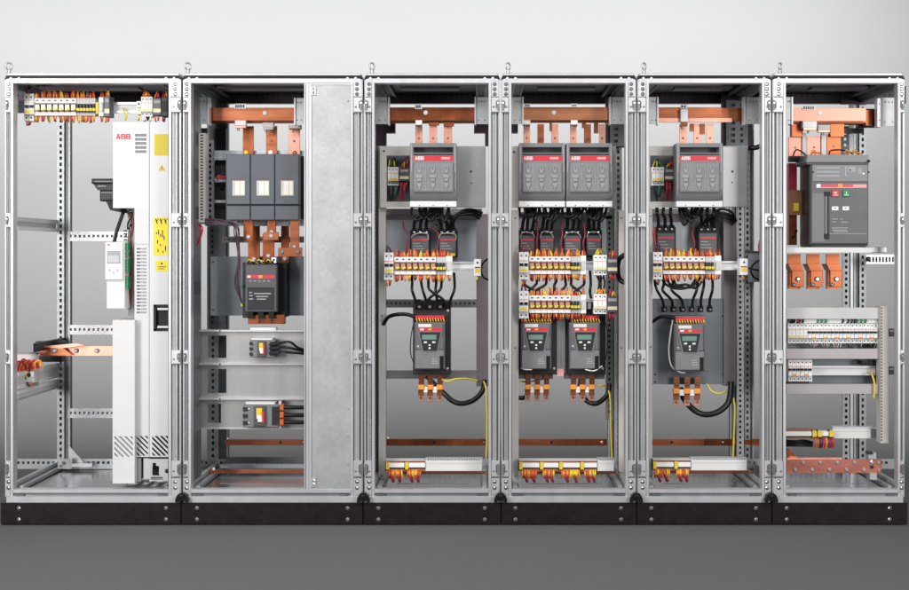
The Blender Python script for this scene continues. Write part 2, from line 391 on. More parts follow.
def relay_proto(label, a, t, u, Y, w, lens, group):
    r = thing('relay_module', label, 'relay', a+w/2, u, Y, group); h = u-t
    m = B('white_plastic').box(a+.1, t, a+w-.1, u, Y+.03, Y+.07, .0008)
    m.box(a+.1, t, a+w-.1, t+h*.28, Y+.012, Y+.03, .0008).box(a+.1, u-h*.25, a+w-.1, u, Y+.012, Y+.03, .0008)
    m.use('charcoal').box(a+w*.3, t+h*.1, a+w*.7, t+h*.17, Y+.011, Y+.013).use('red_pink').box(a+.2, u-h*.24, a+w-.2, u-h*.19, Y+.011, Y+.013)
    m.build('socket', parent=r)
    m = B(lens).box(a+w*.12, t+h*.34, a+w*.84, u-h*.30, Y, Y+.03, .0012); m.use('yellow').box(a+w*.3, u-h*.44, a+w*.9, u-h*.30, Y-.002, Y+.01)
    m.use('charcoal').box(a+w*.62, u-h*.33, a+w*.98, u-h*.24, Y-.003, Y+.012).box(a+w*.85, t+h*.33, a+w*1.0, u-h*.3, Y+.004, Y+.03).use('dark_red').box(a+w*.15, t+h*.34, a+w*.9, t+h*.38, Y-.001, Y+.002)
    m.build('relay', parent=r)
    return r
def slim_proto(label, a, t, u, Y, w, group):
    r = thing('slim_relay', label, 'relay', a+w/2, u, Y, group); h = u-t
    B('pale_grey').box(a+.08, t, a+w-.08, u, Y+.02, Y+.07).build('socket', parent=r)
    m = B('charcoal').box(a+.25, t+h*.32, a+w*.62, t+h*.55, Y, Y+.02).box(a+.2, t+h*.74, a+w-.2, t+h*.79, Y, Y+.02); m.use('yellow').box(a+.25, t+h*.57, a+w-.3, t+h*.72, Y+.002, Y+.02)
    m.build('relay', parent=r)
    return r
def row_copy(src, x, u, Y, top, bot, w, n=2, wl=1.6, wt=6.5, wb=5.5, mats=WARM):
    o = dup(src, x+w/2, u, Y)
    wires(o, [x+w*(k+.5)/n for k in range(n)], top, top-wt, Y+.03, mats, lean=wl)
    wires(o, [x+w*(k+.5)/n for k in range(n)], bot, bot+wb, Y+.03, mats, lean=wl)
    return o
def relay_row(where, x0, yc, lens='lens_tan', nrel=7, nslim=3, Y=.10, w=6.0, ws=3.2, place=''):
    """control row: two-pole breaker, relays, slim relays, end block; returns its right end"""
    t, u = yc-9, yc+8.5
    g = 'relay modules on the control row in the %s%s' % (where, place)
    k = mcb('white two-pole breaker at the left end of the relay row, %s%s' % (where, place), x0, x0+9.6, yc-13.5, yc+14, 2, Y-.004)
    wires(k, [x0+2.6, x0+7], yc-13.5, yc-20, Y+.03, ['purple_wire','dark_red'], .9); wires(k, [x0+2.6, x0+5, x0+7], yc+14, yc+19, Y+.03, ['orange','amber','brown_wire'], .8)
    x = x0+10.2; p = None
    for i in range(nrel):
        if p is None:
            p = relay_proto('white relay module with coloured relay, in the row of seven, %s%s' % (where, place), x, t, u, Y, w, lens, g); src = p; base = x
            jobs = [p]
        else:
            o = src.copy(); COL.objects.link(o); o.location = P(x+w/2, u, Y)
            for ch in [c for c in SC.objects if c.parent == src and not c.name.startswith('wire')]:
                c = ch.copy(); COL.objects.link(c); c.parent = o
            jobs.append(o)
        x += w
    for i, o in enumerate(jobs):
        xx = x0+10.2+i*w
        wires(o, [xx+1.2, xx+3, xx+4.8], t, t-6.5, Y+.03, WARM); wires(o, [xx+1.2, xx+3, xx+4.8], u, u+6.2, Y+.03, WARM+['brown_wire'])
    sj = []; xs = x
    for i in range(nslim):
        if i == 0: s = slim_proto('slim dark relay with yellow tip, right of the seven relay modules, %s%s' % (where, place), x, t, u, Y, ws, 'slim relays on the control row in the %s%s' % (where, place)); sj.append(s)
        else:
            o = s.copy(); COL.objects.link(o); o.location = P(x+ws/2, u, Y)
            for ch in [c for c in SC.objects if c.parent == s]:
                c = ch.copy(); COL.objects.link(c); c.parent = o
            sj.append(o)
        x += ws
    for i, o in enumerate(sj):
        wires(o, [xs+(i+.3)*ws, xs+(i+.75)*ws], t, t-6, Y+.03, WARM); wires(o, [xs+(i+.3)*ws, xs+(i+.75)*ws], u, u+6, Y+.03, WARM)
    return x, t, u
def end_block(where, x, t, u, Y, w=6.5, place=''):
    r = thing('terminal_block', 'pale end terminal block closing the relay row, %s%s' % (where, place), 'terminal', x+w/2, u, Y)
    m = B('white_plastic').box(x+.1, t-1, x+w, u+.5, Y+.015, Y+.07, .001).use('pale_grey').box(x+w*.2, t+4, x+w*.8, u-4, Y+.008, Y+.015, .001)
    m.build('housing', parent=r); wires(r, [x+2, x+4.5], t, t-6, Y+.03, WARM); wires(r, [x+2, x+4.5], u, u+6, Y+.03, WARM)
def din_rail(label, a, b, yc, Y=.16, hgt=8.5, material='frame_steel'):
    m = B(material).box(a, yc-hgt*.5, b, yc-hgt*.27, Y, Y+.012, .0005).box(a, yc+hgt*.27, b, yc+hgt*.5, Y, Y+.012, .0005)
    m.use('white_paint').box(a, yc-hgt*.27, b, yc+hgt*.27, Y+.008, Y+.012)
    return single(m, 'mounting_rail', label, 'rail')
def narrow_terminal(label, a, b, t, u, Y, dark=False):
    r = thing('terminal_block', label, 'terminal', (a+b)/2, u, Y)
    m = B('white_plastic').box(a, t, b, u, Y, Y+.06, .0015).use('charcoal').screw((a+b)/2, t+(u-t)*.22, Y, 1.1, .001)
    m.use('dark_red').box(a+.8, t+(u-t)*.46, b-.8, t+(u-t)*.54, Y-.001, Y)
    m.build('housing', parent=r); B('yellow').box(a+1, u-(u-t)*.42, b-1, u-(u-t)*.2, Y-.002, Y+.003).build('marker', parent=r)
    wires(r, [(a+b)/2], u, u+5, Y+.02, ['yellow','orange'], 1.0)
def grey_relay(label, a, b, t, u, Y):
    r = thing('safety_relay', label, 'relay', (a+b)/2, u, Y); h = u-t
    m = B('device_grey').box(a, t, b, u, Y, Y+.07, .002)
    m.use('print_grey').box(a+.8, t+h*.12, b-.8, t+h*.3, Y-.001, Y); m.build('housing', parent=r)
    m = B('pale_yellow').box(a+.3, t+h*.62, b-.3, t+h*.76, Y-.0012, Y).use('white_plastic').box(a+.3, t+h*.76, b-.3, t+h*.83, Y-.0012, Y); m.build('stripe', parent=r)
    wires(r, [a+2, a+5, b-2], t, t-6, Y+.02, ['red','orange','amber','yellow'], .8); wires(r, [a+2, a+5, b-2], u, u+6, Y+.02, ['red','orange','dark_red'], .8)
def contactor(label, a, b, t, u, Y, group=None):
    r = thing('contactor', label, 'contactor', (a+b)/2, u, Y, group); w = b-a; h = u-t
    m = B('charcoal').box(a, t, b, u, Y+.02, Y+.10, .002).use('device_grey').box(a+w*.06, t+h*.2, b-w*.06, u-h*.05, Y, Y+.02, .003)
    m.use('black')
    for k in range(3): m.box(a+w*(.08+.31*k), t-2, a+w*(.30+.31*k), t+h*.16, Y+.012, Y+.06)
    m.use('chrome')
    for k in range(3): m.screw(a+w*(.19+.31*k), t+h*.08, Y+.012, 1.0, .002)
    m.use('print_grey')
    for k in range(3): m.box(a+w*(.14), t+h*(.48+.1*k), a+w*(.5+.1*k), t+h*(.50+.1*k), Y-.0005, Y)
    m.build('housing', parent=r)
    B('red').box(a+w*.1, t+h*.33, b-w*.1, t+h*.385, Y-.0012, Y+.001).build('red_band', parent=r)
    m = B('yellow').box(a+w*.58, u-h*.14, a+w*.88, u-h*.04, Y-.004, Y+.002); m.build('marker', parent=r)
    return r
def fuse_switch(label, a, b, t, u, Y=.10):
    r = thing('fuse_switch', label, 'fuse switch', (a+b)/2, u, Y); w = b-a; h = u-t
    m = B('mid_grey').holed(a, t, b, t+h*.80, Y, Y+.10, [(a+w*.07, t+h*.07, b-w*.07, t+h*.17)])
    m.box(a+.05, t+.6, b-.05, t+h*.8-.1, Y+.099, Y+.14)
    # lower lip rolls back under
    z = [(0, .80, 0), (0, .88, .004), (0, .95, .016), (0, 1.0, .04)]
    vs = []
    for _, q, d in z: vs += [(PX(a,Y), Y+d, PZ(t+h*q,Y)), (PX(b,Y), Y+d, PZ(t+h*q,Y))]
    n = len(vs); vs += [(PX(a,Y), Y+.13, PZ(u,Y)), (PX(b,Y), Y+.13, PZ(u,Y)), (PX(a,Y), Y+.13, PZ(t+h*.8,Y)), (PX(b,Y), Y+.13, PZ(t+h*.8,Y))]
    m.add(vs, [(2*i,2*i+2,2*i+3,2*i+1) for i in range(3)], True); m.add(vs, [(6,8,9,7),(0,2,4,6,8,10),(1,11,9,7,5,3)])
    m.use('charcoal').box(a+w*.07, t+h*.185, b-w*.07, t+h*.215, Y-.001, Y+.01)
    m.use('device_grey').box(a+w*.05, t+h*.07, b-w*.05, t+h*.175, Y+.07, Y+.099)
    m.use('print_grey').box(a+1, t+.7, a+1.8, t+h*.5, Y-.0008, Y).box(b-1.8, t+.7, b-1, t+h*.5, Y-.0008, Y)
    m.build('housing', parent=r)
    band = B('red').box(a+w*.075, t+h*.225, b-w*.065, t+h*.305, Y-.002, Y+.002); band.use('red_pink').box(b-w*.33, t+h*.245, b-w*.14, t+h*.285, Y-.0026, Y-.0015)
    band = band.build('red_band', parent=r)
    letters('ABB', a+w*.10, t+h*.296, Y-.0034, h*.062, 'white_plastic', band, .82, .1)
    m = B('cover_grey').box(a+w*.075, t+h*.34, b-w*.065, t+h*.86, Y-.012, Y+.002, .004)
    for q in (.335, .625): m.use('emboss_grey').box(a+w*q-.35, t+h*.37, a+w*q+.35, t+h*.84, Y-.0145, Y-.011)
    m.build('cover', parent=r)
    for k in range(3):
        c = a+w*(.20+.29*k); m = B('emboss_grey')  # moulded relief in paler grey, its light shading put into the colour
        m.prism([(c-2.2, t+h*.41), (c-1.2, t+h*.41), (c-.6, t+h*.47), (c+.6, t+h*.47), (c+1.2, t+h*.41), (c+2.2, t+h*.41), (c+1.4, t+h*.52), (c-1.4, t+h*.52)], Y-.017, Y-.011)
        m.box(c-3.6, t+h*.55, c+3.6, t+h*.62, Y-.018, Y-.011, .004).box(c-2.2, t+h*.62, c+2.2, t+h*.68, Y-.020, Y-.011, .004)
        m.prism([(c-2.4, t+h*.70), (c+2.4, t+h*.70), (c+1.8, t+h*.75), (c+.7, t+h*.77), (c+.7, t+h*.82), (c-.7, t+h*.82), (c-.7, t+h*.77), (c-1.8, t+h*.75)], Y-.017, Y-.011)
        m.build('fuse_grip', parent=r)
    m = B('white_paint').box(a, u+1, b, u+6.8, Y-.004, Y+.13, .001); m.use('charcoal')
    for q in (.2, .5, .8): m.box(a+w*q-.5, u+5, a+w*q+.5, u+6, Y-.0046, Y-.003)
    m.build('lower_trim', parent=r)
    return r
def tab(label, x, t, u, Y, w=6.2, group=None, material='copper'):
    """copper strip with bolt and kinked foot under a starter"""
    r = thing('copper_terminal', label, 'copper bar', x, u, Y, group); h = u-t
    B('copper').box(x-w*.42, t, x+w*.42, t+h*.42, Y+.03, Y+.036).prism([(x-w*.42, t+h*.42),(x+w*.42, t+h*.42),(x+w*.34, t+h*.62),(x-w*.48, t+h*.62)], Y+.018, Y+.03).box(x-w*.5, t+h*.60, x+w*.38, t+h*.8, Y+.004, Y+.012, .001).use('copper_bright').box(x-w*.5, t+h*.8, x+w*.38, u, Y+.003, Y+.011, .001).build('strip', parent=r)
    B('amber').box(x-w*.5, t+h*.40, x+w*.45, t+h*.58, Y-.002, Y+.018, .002).build('sleeve', parent=r)
    bolts(r, [(x,t+h*.24,Y+.03),(x-.4,t+h*.86,Y+.004)], 1.6, 'chrome', .008)
    return r
def soft_starter(label, a, t, Y=.13, body='charcoal', slim=False):
    """a = left of the front cover, t = top of the front cover (30 wide, 48 high)"""
    r = thing('soft_starter', label, 'soft starter', a+15, t+48, Y)
    B(body).box(a-1.5 if not slim else a-.4, t-22 if not slim else t-8, a+36 if not slim else a+32.6, t+52 if not slim else t+47.6, Y+.05, Y+.17, .004).build('heat_sink', parent=r)
    B('starter_grey').box(a, t, a+30.5, t+47, Y, Y+.06, .011).use('mid_grey').box(a+.8, t+27.5, a+29.5, t+46, Y-.002, Y+.004, .002).use('charcoal').box(a+.4, t+26.6, a+30, t+27.3, Y-.0006, Y+.001).build('cover', parent=r)
    B('white_paint').box(a+4, t+1.4, a+17, t+4.6, Y-.0012, Y+.001).build('name_label', parent=r)
    m = B('red').box(a+4, t+5.4, a+27, t+8.4, Y-.003, Y+.001); m.use('white_paint').box(a+5.5, t+6, a+9.5, t+7.8, Y-.0036, Y-.002).use('amber').box(a+13.8, t+5.8, a+17.2, t+8, Y-.0036, Y-.002); m.build('red_band', parent=r)
    m = B('mid_grey').prism([(a+3.5,t+8.6),(a+27.5,t+8.6),(a+23.5,t+29.4),(a+7.5,t+29.4)], Y-.005, Y+.001)
    m.use('charcoal').prism([(a+5,t+9.6),(a+26,t+9.6),(a+22.4,t+28.2),(a+8.8,t+28.2)], Y-.0075, Y-.004)
    kp = m.build('keypad', parent=r)
    B('screen').box(a+7.6, t+12.2, a+22, t+17, Y-.009, Y-.006).build('display', parent=kp)
    for q in (9.4, 17.8): B('lens_white').box(a+q, t+18.8, a+q+3.2, t+20.6, Y-.01, Y-.006, .001).build('button', parent=kp)
    for q in (22.6, 25.6): B('lens_white').screw(a+15.2, t+q, Y-.007, 1.1, .003).build('button', parent=kp)
    B('black').box(a+25.4, t+33.4, a+29, t+46.5, Y-.006, Y+.004, .001).build('latch', parent=r)
    m = B('print_grey')
    for k in range(3): m.box(a+17, t+36+2.2*k, a+22+k, t+36.8+2.2*k, Y-.0028, Y-.001)
    m.use('pink_steel').screw(a+3.5, t+24, Y, 1.0, .002)
    if not slim: m.screw(a+33, t+46, Y+.05, 1.3, .003).screw(a+33.5, t-12, Y+.05, 1.3, .003)
    m.build('print', parent=r)
    for k in range(0 if slim else 3): B('black').cyl(P(a+4+10.5*k, t-15, Y+.02), P(a+4+10.5*k, t-21, Y+.05), 3.6*S(Y), 12).use('groove_steel').screw(a+5+10.5*k, t-16, Y+.022, 2.0, .012).build('cable_lug', parent=r)
    m = B('red').box(a+1, t-7, a+30, t-3.5, Y+.015, Y+.06, .001); tb = m.build('terminal_strip', parent=r)
    for k in range(11):
        x = a+2+2.7*k; B('yellow' if k % 3 else 'amber').tube([P(x, t-4, Y+.012), P(x+.5, t-2, Y+.004), P(x+1.2, t-.2, Y+.02)], .6*S(Y), 6, 2).build('wire', parent=tb)
    return r
def post_bracket(label, a, b, t=97, u=124, Y=.20, flange=1):
    m = B('zinc_plate'); w = b-a
    hs = [(a+w*q-.45, t+y, a+w*q+.45, t+y+1.6) for q in (.3,.5,.7) for y in (3.6,)] + [(a+w*.25, u-4.5, a+w*.25+1.2, u-3.5), (a+w*.75-1.2, u-4.5, a+w*.75, u-3.5)]
    m.holed(a, t, b, u, Y, Y+.003, hs); m.use('dark_zinc').box(a+.4, t+.5, b-.4, u-.5, Y+.025, Y+.03)
    m.use('frame_steel')
    if flange > 0: m.box(b-1.4, t-.2, b, u+.6, Y-.008, Y+.04)
    elif flange < 0: m.box(a, t-.2, a+1.4, u+.6, Y-.008, Y+.04)
    return single(m, 'busbar_bracket', label, 'bracket')
def busbar(label, a, b, t, u, Y, material='copper', bolt=None, depth=.07):
    r = thing('busbar', label, 'busbar', (a+b)/2, u, Y)
    B(material).box(a, t, b, u, Y, Y+.012, .0008).build('bar', parent=r)
    B('copper_dark').box(a, t+1, b, u+1.5, Y+.024, Y+.036).box(a, t+1, b, u+2.5, Y+.048, Y+depth).build('bar', parent=r)  # darker copper paints in the shaded underside of the busbar
    if bolt:
        B('white_plastic').screw(bolt[0], bolt[1], Y, 2.3, .006, 14).build('bolt', parent=r)
    return r
def clamp(label, a, b, t, u, Y, material='white_plastic', base=None):
    r = thing('busbar_clamp', label, 'clamp', (a+b)/2, u, Y)
    B(material).box(a, t, b, u-(u-t)*.25, Y, Y+.03, .002).build('jaw', parent=r)
    m = B(base or 'copper_dark').box(a+.5, u-(u-t)*.3, b-.5, u, Y+.004, Y+.03, .001).use('groove_steel').cyl(P((a+b)/2-2, u, Y+.012), P((a+b)/2-2, u+3, Y+.012), 1.1*S(Y), 10); m.build('bolt', parent=r)
def dropper(label, a, b, t, u, Y, material='copper_bright', group=None, hole=True):
    r = thing('copper_dropper', label, 'copper bar', (a+b)/2, u, Y, group)
    B(material).box(a, t, b, u, Y, Y+.008, .0008).build('strip', parent=r)
    if hole: B('groove_steel').screw((a+b)/2, (t+u)/2, Y, 1.1, .004).build('bolt', parent=r)
def marks(px, py, Y, n, parent_mb, w=1.2, h=2.2, gap=.9):
    parent_mb.use('charcoal')
    for k in range(n): parent_mb.box(px+k*(w+gap), py+(.3 if k%2 else 0), px+k*(w+gap)+w, py+h, Y-.0008, Y+.0004)
def tag_plate(label, a, b, t, u, Y, n):
    m = B('white_plastic').box(a, t, b, u, Y, Y+.002); marks(a+1, t+.9, Y, n, m, (b-a-2)/n*.62, u-t-1.8, (b-a-2)/n*.38)
    return single(m, 'phase_label', label, 'label')
def mount_plate(label, a, b, t, u, Y, material, holes=(), dots=()):
    m = B(material).holed(a, t, b, u, Y, Y+.003, list(holes))
    m.use('charcoal')
    for (x, y) in dots: m.screw(x, y, Y, 1.1, .001)
    return single(m, 'mounting_plate', label, 'plate')
def hole_rail(label, a, b, t, u, Y, material='zinc_plate', pitch=4.6):
    w = (u-t)
    m = B(material).holed(a, t, b, u, Y, Y+.002, [(a+1.5+k*pitch, t+w*.34, a+1.5+k*pitch+pitch*.5, t+w*.62) for k in range(int((b-a-2)/pitch))])
    m.use('dark_zinc' if material != 'frame_steel' else 'pale_grey').box(a+.1, t+.3, b-.1, u-.3, Y+.012, Y+.02)
    return single(m, 'cross_rail', label, 'rail')
# =============================================================== leftmost cabinet
w1 = CN[0]
din_rail('silver mounting rail under the roof of the leftmost cabinet, a yellow wire hanging from it', 24, 168, 107.5, .16, 11)
mb = B('dark_zinc').box(13.5, 101, 24.5, 113, .10, .104).use('groove_steel').box(13.5, 100, 24.5, 101.2, .098, .14)
single(mb, 'rail_bracket', 'dark steel bracket holding the rail at the left post of the leftmost cabinet', 'bracket')
x, t, u = relay_row(w1, 24, 107, 'lens_white', 7, 6, .10, 6.0, 3.2)
mb = B('yellow').box(x+.3, t+4, x+2.6, u-2, .108, .16); single(mb, 'end_clamp', 'small yellow end clamp beside the slim relays at the top of the leftmost cabinet', 'clamp')
end_block(w1, 98.5, t, u, .10, 5)
grey_relay('pale-striped end relay right of the white end block, top rail of the leftmost cabinet', 104, 109.5, t-2, u+1, .105)
cable('loose_wire', 'yellow wire dangling from the top rail over the white drive', [(123,108,.155),(124,112,.13),(126,115,.13),(125,120.5,.14)], 1.0, 'yellow', cat='wire')
narrow_terminal('small white terminal left of the three-pole breaker at the top of the leftmost cabinet', 136.5, 141, 101, 114, .11)
r = mcb('white three-pole breaker near the right end of the top rail, leftmost cabinet', 141, 152.5, 96.5, 116.5, 3, .10, toggles=False, window='pale_yellow')
wires(r, [143,145,147,149,151], 96.5, 91, .13, ['orange','amber','dark_red']); wires(r, [143,145,147,149,151], 116.5, 121, .13, ['white_plastic','charcoal','black'])
grey_relay('grey relay with yellow stripe at the right end of the top rail, leftmost cabinet', 152.8, 161, 98, 115, .10)
mb = B('charcoal').box(161.3, 97, 167.5, 116, .10, .17, .002).use('black').box(162, 101, 166.8, 112, .099, .101)
r = thing('plug_in_relay', 'black relay at the extreme right of the top rail, leftmost cabinet', 'relay', 164, 116, .10); mb.build('housing', parent=r); wires(r, [163,165,167], 97, 91.5, .13, ['orange','red','amber']); wires(r, [163,165], 116, 121, .13, ['orange','dark_red'])
for k, (lab, a, b, tt, uu, Y, mt) in enumerate((
    ('upper perforated cross rail behind the drive keypad, leftmost cabinet', 68, 140, 231.5, 241, .56, 'frame_steel'),
    ('perforated cross rail level with the top of the lower drive block, leftmost cabinet', 68, 140, 325, 334.5, .56, 'frame_steel'),
    ('lowest perforated cross rail at the back of the leftmost cabinet', 68, 140, 408.5, 418, .56, 'frame_steel'))):
    hole_rail(lab, a, b, tt, uu, Y, mt)
def side_rail(label, x, y0, y1, bands, Ya=.05, Yb=.55, thick=4, inward=1):
    m = MB(); d = inward/K
    for (ta, ua, mt, off) in bands:
        m.use(mt).wbox(PX(x,0)+off*d, PX(x,0)+(off+thick)*d, Ya, Yb, PZ(ua,0), PZ(ta,0))
    return single(m, 'side_rail', label, 'rail')
x = 9.5  # side rails: paler colours make up for light that does not reach them
side_rail('horizontal side rail at mid height, left side of the leftmost cabinet', x, 0, 0, [(216.5,221,'pale_grey',0),(221,226,'zinc_plate',-1),(226,229.5,'white_paint',1)])
side_rail('upper of the two side rails behind the wired terminals, leftmost cabinet', x, 0, 0, [(374,378,'white_paint',1),(378,387,'pale_grey',0),(387,390,'white_paint',1)])
side_rail('lower of the two side rails behind the wired terminals, leftmost cabinet', x, 0, 0, [(392,395.5,'white_paint',1),(395.5,400,'pale_grey',0),(400,402,'zinc_plate',1)])
# tall drive
dr = thing('frequency_drive', 'tall white frequency drive with yellow warning stickers in the leftmost cabinet', 'drive', 140, 484, .25)
m = B('white_paint').holed(113, 122, 149, 208, .075, .085, [(135.2, 133.8+4.1*k, 146.6, 136.6+4.1*k) for k in range(5)])
m.use('dark_zinc').box(134.6, 132, 147.4, 155, .0795, .0815)
m.use('white_paint').box(113, 122, 134.5, 208, .0865, .34).use('grey_paint').box(134.5, 208, 149, 244, .075, .34)
m.build('upper_cover', parent=dr)
m = B('grey_paint').holed(134.5, 122, 149.2, 457, .079, .30, [(136.6, 248+3.35*k, 146.6, 249.7+3.35*k) for k in range(20)]+[(134.6,121.9,149.1,208.2)]+[(136.5,436,148,456)])
m.use('white_plastic').box(136, 247, 147.2, 314, .10, .102).use('charcoal').box(136, 435.5, 148.5, 456.5, .09, .095)
def hatch(m, x0, y0, x1, y1, Y, step, wid, material):
    m.use(material)
    def clip(poly, f):
        out = []
        for i in range(len(poly)):
            a, b = poly[i], poly[(i+1)%len(poly)]; fa, fb = f(a), f(b)
            if fa >= 0: out.append(a)
            if (fa >= 0) != (fb >= 0):
                q = fa/(fa-fb); out.append((a[0]+(b[0]-a[0])*q, a[1]+(b[1]-a[1])*q))
        return out
    h = y1-y0; x = x0-h*1.05
    while x < x1:
        p = [(x,y0),(x+wid,y0),(x+wid+h,y1),(x+h,y1)]
        for f in (lambda p: p[0]-x0, lambda p: x1-p[0]):
            if len(p) > 2: p = clip(p, f)
        if len(p) > 2: m.prism(p, Y, Y+.004)
        x += step
hatch(m, 136.5, 436, 148, 456, .0795, 5.2, 2.9, 'grey_paint')
m.build('side_cover', parent=dr)
m = B('grey_paint').holed(149.6, 122, 168.3, 457, .07, .32, [(152,436,168,456),(153.5,304.5,168.2,331)])
m.use('charcoal').box(151.5, 435.5, 168.2, 456.5, .09, .095); hatch(m, 152, 436, 168, 456, .0705, 5.2, 2.5, 'grey_paint')
m.use('black').box(153, 304, 168.2, 331.5, .082, .09)
m.build('front_cover', parent=dr)
m = B('black').box(153.6, 304.6, 168, 307, .066, .08).box(153.6, 328.6, 168, 331, .066, .08).box(153.6, 304.6, 156, 331, .066, .08)
m.use('white_paint').box(157.4, 308, 168, 310, .062, .08).box(157.4, 326, 168, 328, .062, .08).build('handle', parent=dr)
B('shaded_yellow').box(154.3, 134, 168, 155.3, .0688, .071).build('warning_label', parent=dr)
m = B('shaded_yellow').prism([(161.8,164.5),(165.4,170.6),(158.2,170.6)], .0688, .071).use('charcoal').box(161.5, 166.6, 162.1, 169, .0682, .07).build('warning_label', parent=dr)
m = B('label_yellow').box(153.4, 217, 168.2, 255.5, .0688, .071).use('charcoal')
for k in range(3):
    m.prism([(155+4.4*k,218.6),(156.2+4.4*k,218.6),(158+4.4*k,224),(156.9+4.4*k,224)], .0682, .07).prism([(158+4.4*k,218.6),(158.8+4.4*k,218.6),(156.4+4.4*k,222.6),(155.8+4.4*k,222)], .0682, .07)
for (xx, yy, hh) in ((156,232,2),(158,229.5,5),(160,234,3),(162,230,7),(163.5,236,4),(157,240,3.5),(160,244,2),(165,246,5),(157.5,249,3),(162.5,251,2)): m.box(xx, yy, xx+1.0, yy+hh, .0682, .07)
m.build('warning_label', parent=dr)
m = B('label_yellow').box(155.3, 260.5, 168.4, 271.3, .0688, .071).use('charcoal').prism([(161.8,262),(163.2,264.4),(160.4,264.4)], .0682, .07).box(158,266.4,166,267.1,.0682,.07).box(158,268.4,164.5,269.1,.0682,.07).build('warning_label', parent=dr)
letters('ABB', 116, 139, .0742, 5.3, 'logo_red', dr, .86, .09)
m = B('white_paint').holed(112.6, 320, 134.6, 483.5, .04, .05, [(114.5, 436.5, 133, 457)]).box(112.7, 320.2, 134.5, 436.4, .0505, .30).box(112.7, 457.1, 134.5, 483.3, .0505, .30)
m.use('print_grey').box(114.2, 436.2, 133.3, 457.2, .048, .05); hatch(m, 114.5, 436.5, 133, 457, .0405, 5.6, 3.1, 'white_paint'); m.use('pale_grey').box(112.6, 458.6, 134.6, 459, .0395, .041).build('lower_cover', parent=dr)
m = B('dark_zinc').box(135, 457.2, 168, 478, .13, .16).use('frame_steel').box(138, 458, 141, 482, .09, .11).box(143.5, 458.5, 149.5, 479, .085, .10).holed(149.5, 459, 168, 482, .08, .09, [(152.5,463,156,474),(156,466,159,474),(150.5,477,163,480)])
m.use('black').prism([(152.3,467.5),(152.3,475.5),(160,475.5)], .079, .082).use('charcoal').box(135.5, 459, 137.5, 481, .10, .12).screw(167, 471, .08, 2.2, .004).build('bottom_bracket', parent=dr)
m = B('charcoal')
for k in range(4): m.prism([(133+11*k,486.8),(139+11*k,486.8),(144+11*k,482.5),(139+11*k,482.5)], .03, .06)
m.use('frame_steel').box(128, 482.6, 168, 484.6, .10, .16).build('foot_grating', parent=dr)
for (a, b, tt, uu) in ((125.5, 128.2, 208, 312), ):
    B('pale_grey').box(128, 207, 134.5, 320, .20, .24).build('wiring_channel', parent=dr)
# control unit with keypad
ku = thing('control_unit', 'white control unit with grey keypad display hanging beside the drive', 'control unit', 116, 309, .05)
m = B('white_plastic').box(106.3, 242, 124.6, 309, .05, .16, .004).box(104.8, 242.5, 122.6, 280, .035, .06, .004); m.use('pale_grey').box(106.3, 281.6, 124.6, 282.2, .0494, .052).build('housing', parent=ku)
m = B('emboss_grey').box(106.6, 250.5, 120.6, 264, .0335, .04, .003); m.use('lcd_grey').box(108, 255.6, 119, 262.6, .032, .036).use('logo_red').box(107.5, 244.2, 110, 245.6, .0342, .036)
kp = m.build('keypad', parent=ku)
for (x, y) in ((109.6,270),(117.4,270),(113.5,272.6)): B('pale_grey').screw(x, y, .035, 1.4, .003).build('button', parent=kp)
m = B('green')
for (a, b) in ((243,250),(252,256),(259,272),(276,289)): m.box(125, a, 128, b, .06, .10)
m.use('charcoal')
for k in range(14): m.screw(126.6, 244.5+3.2*k, .06, .6, .001)
for k in range(4): m.box(123.6, 230+3*k, 126, 231.6+3*k, .08, .10)
m.build('terminal_strip', parent=ku)
for k, (mt, dx) in enumerate((('brown_wire',0),('charcoal',1.4),('brown_wire',2.6),('dark_red',3.6))):
    cable('control_wire', ['brown','black','second brown, further right,','dark red'][k]+' thin wire running down between the control unit and the drive', [(127.5+dx,212,.14),(130+dx,224,.12),(128.5+dx,240,.12),(130+dx*.7,262,.12),(129+dx*.8,290,.12),(128+dx*.7,309,.14)], .65, mt, cat='wire')
cable('control_cable', 'thick black cable sloping from the drive down to the control unit', [(125.5,206,.14),(121,218,.11),(116.5,231,.10),(114,243.5,.10)], 1.9, 'rubber')
cable('coiled_wire', 'small black wire loop below the upper drive cover', [(126,212,.12),(131,210,.10),(132,217,.10),(128,222,.10),(127.6,229,.10),(131.5,224,.11)], .8, 'black', cat='wire')
m = B('charcoal').box(91.2, 178.5, 114, 183.5, .13, .30, .006).prism([(93,183.5),(114,183.5),(114,190),(97.5,190)], .15, .28).box(99.5, 189.8, 114, 201, .15, .27, .006)
m.use('black').prism([(106,201),(114,201),(121,210),(121,212.5),(110,210)], .15, .26).use('mid_grey').box(95, 181, 112, 182, .129, .131).box(101, 192, 112, 193, .149, .151).use('print_grey').box(98,185.4,106,186.6,.149,.152)
single(m, 'cable_duct', 'black stepped cable outlet sticking out left of the white drive', 'cable outlet')
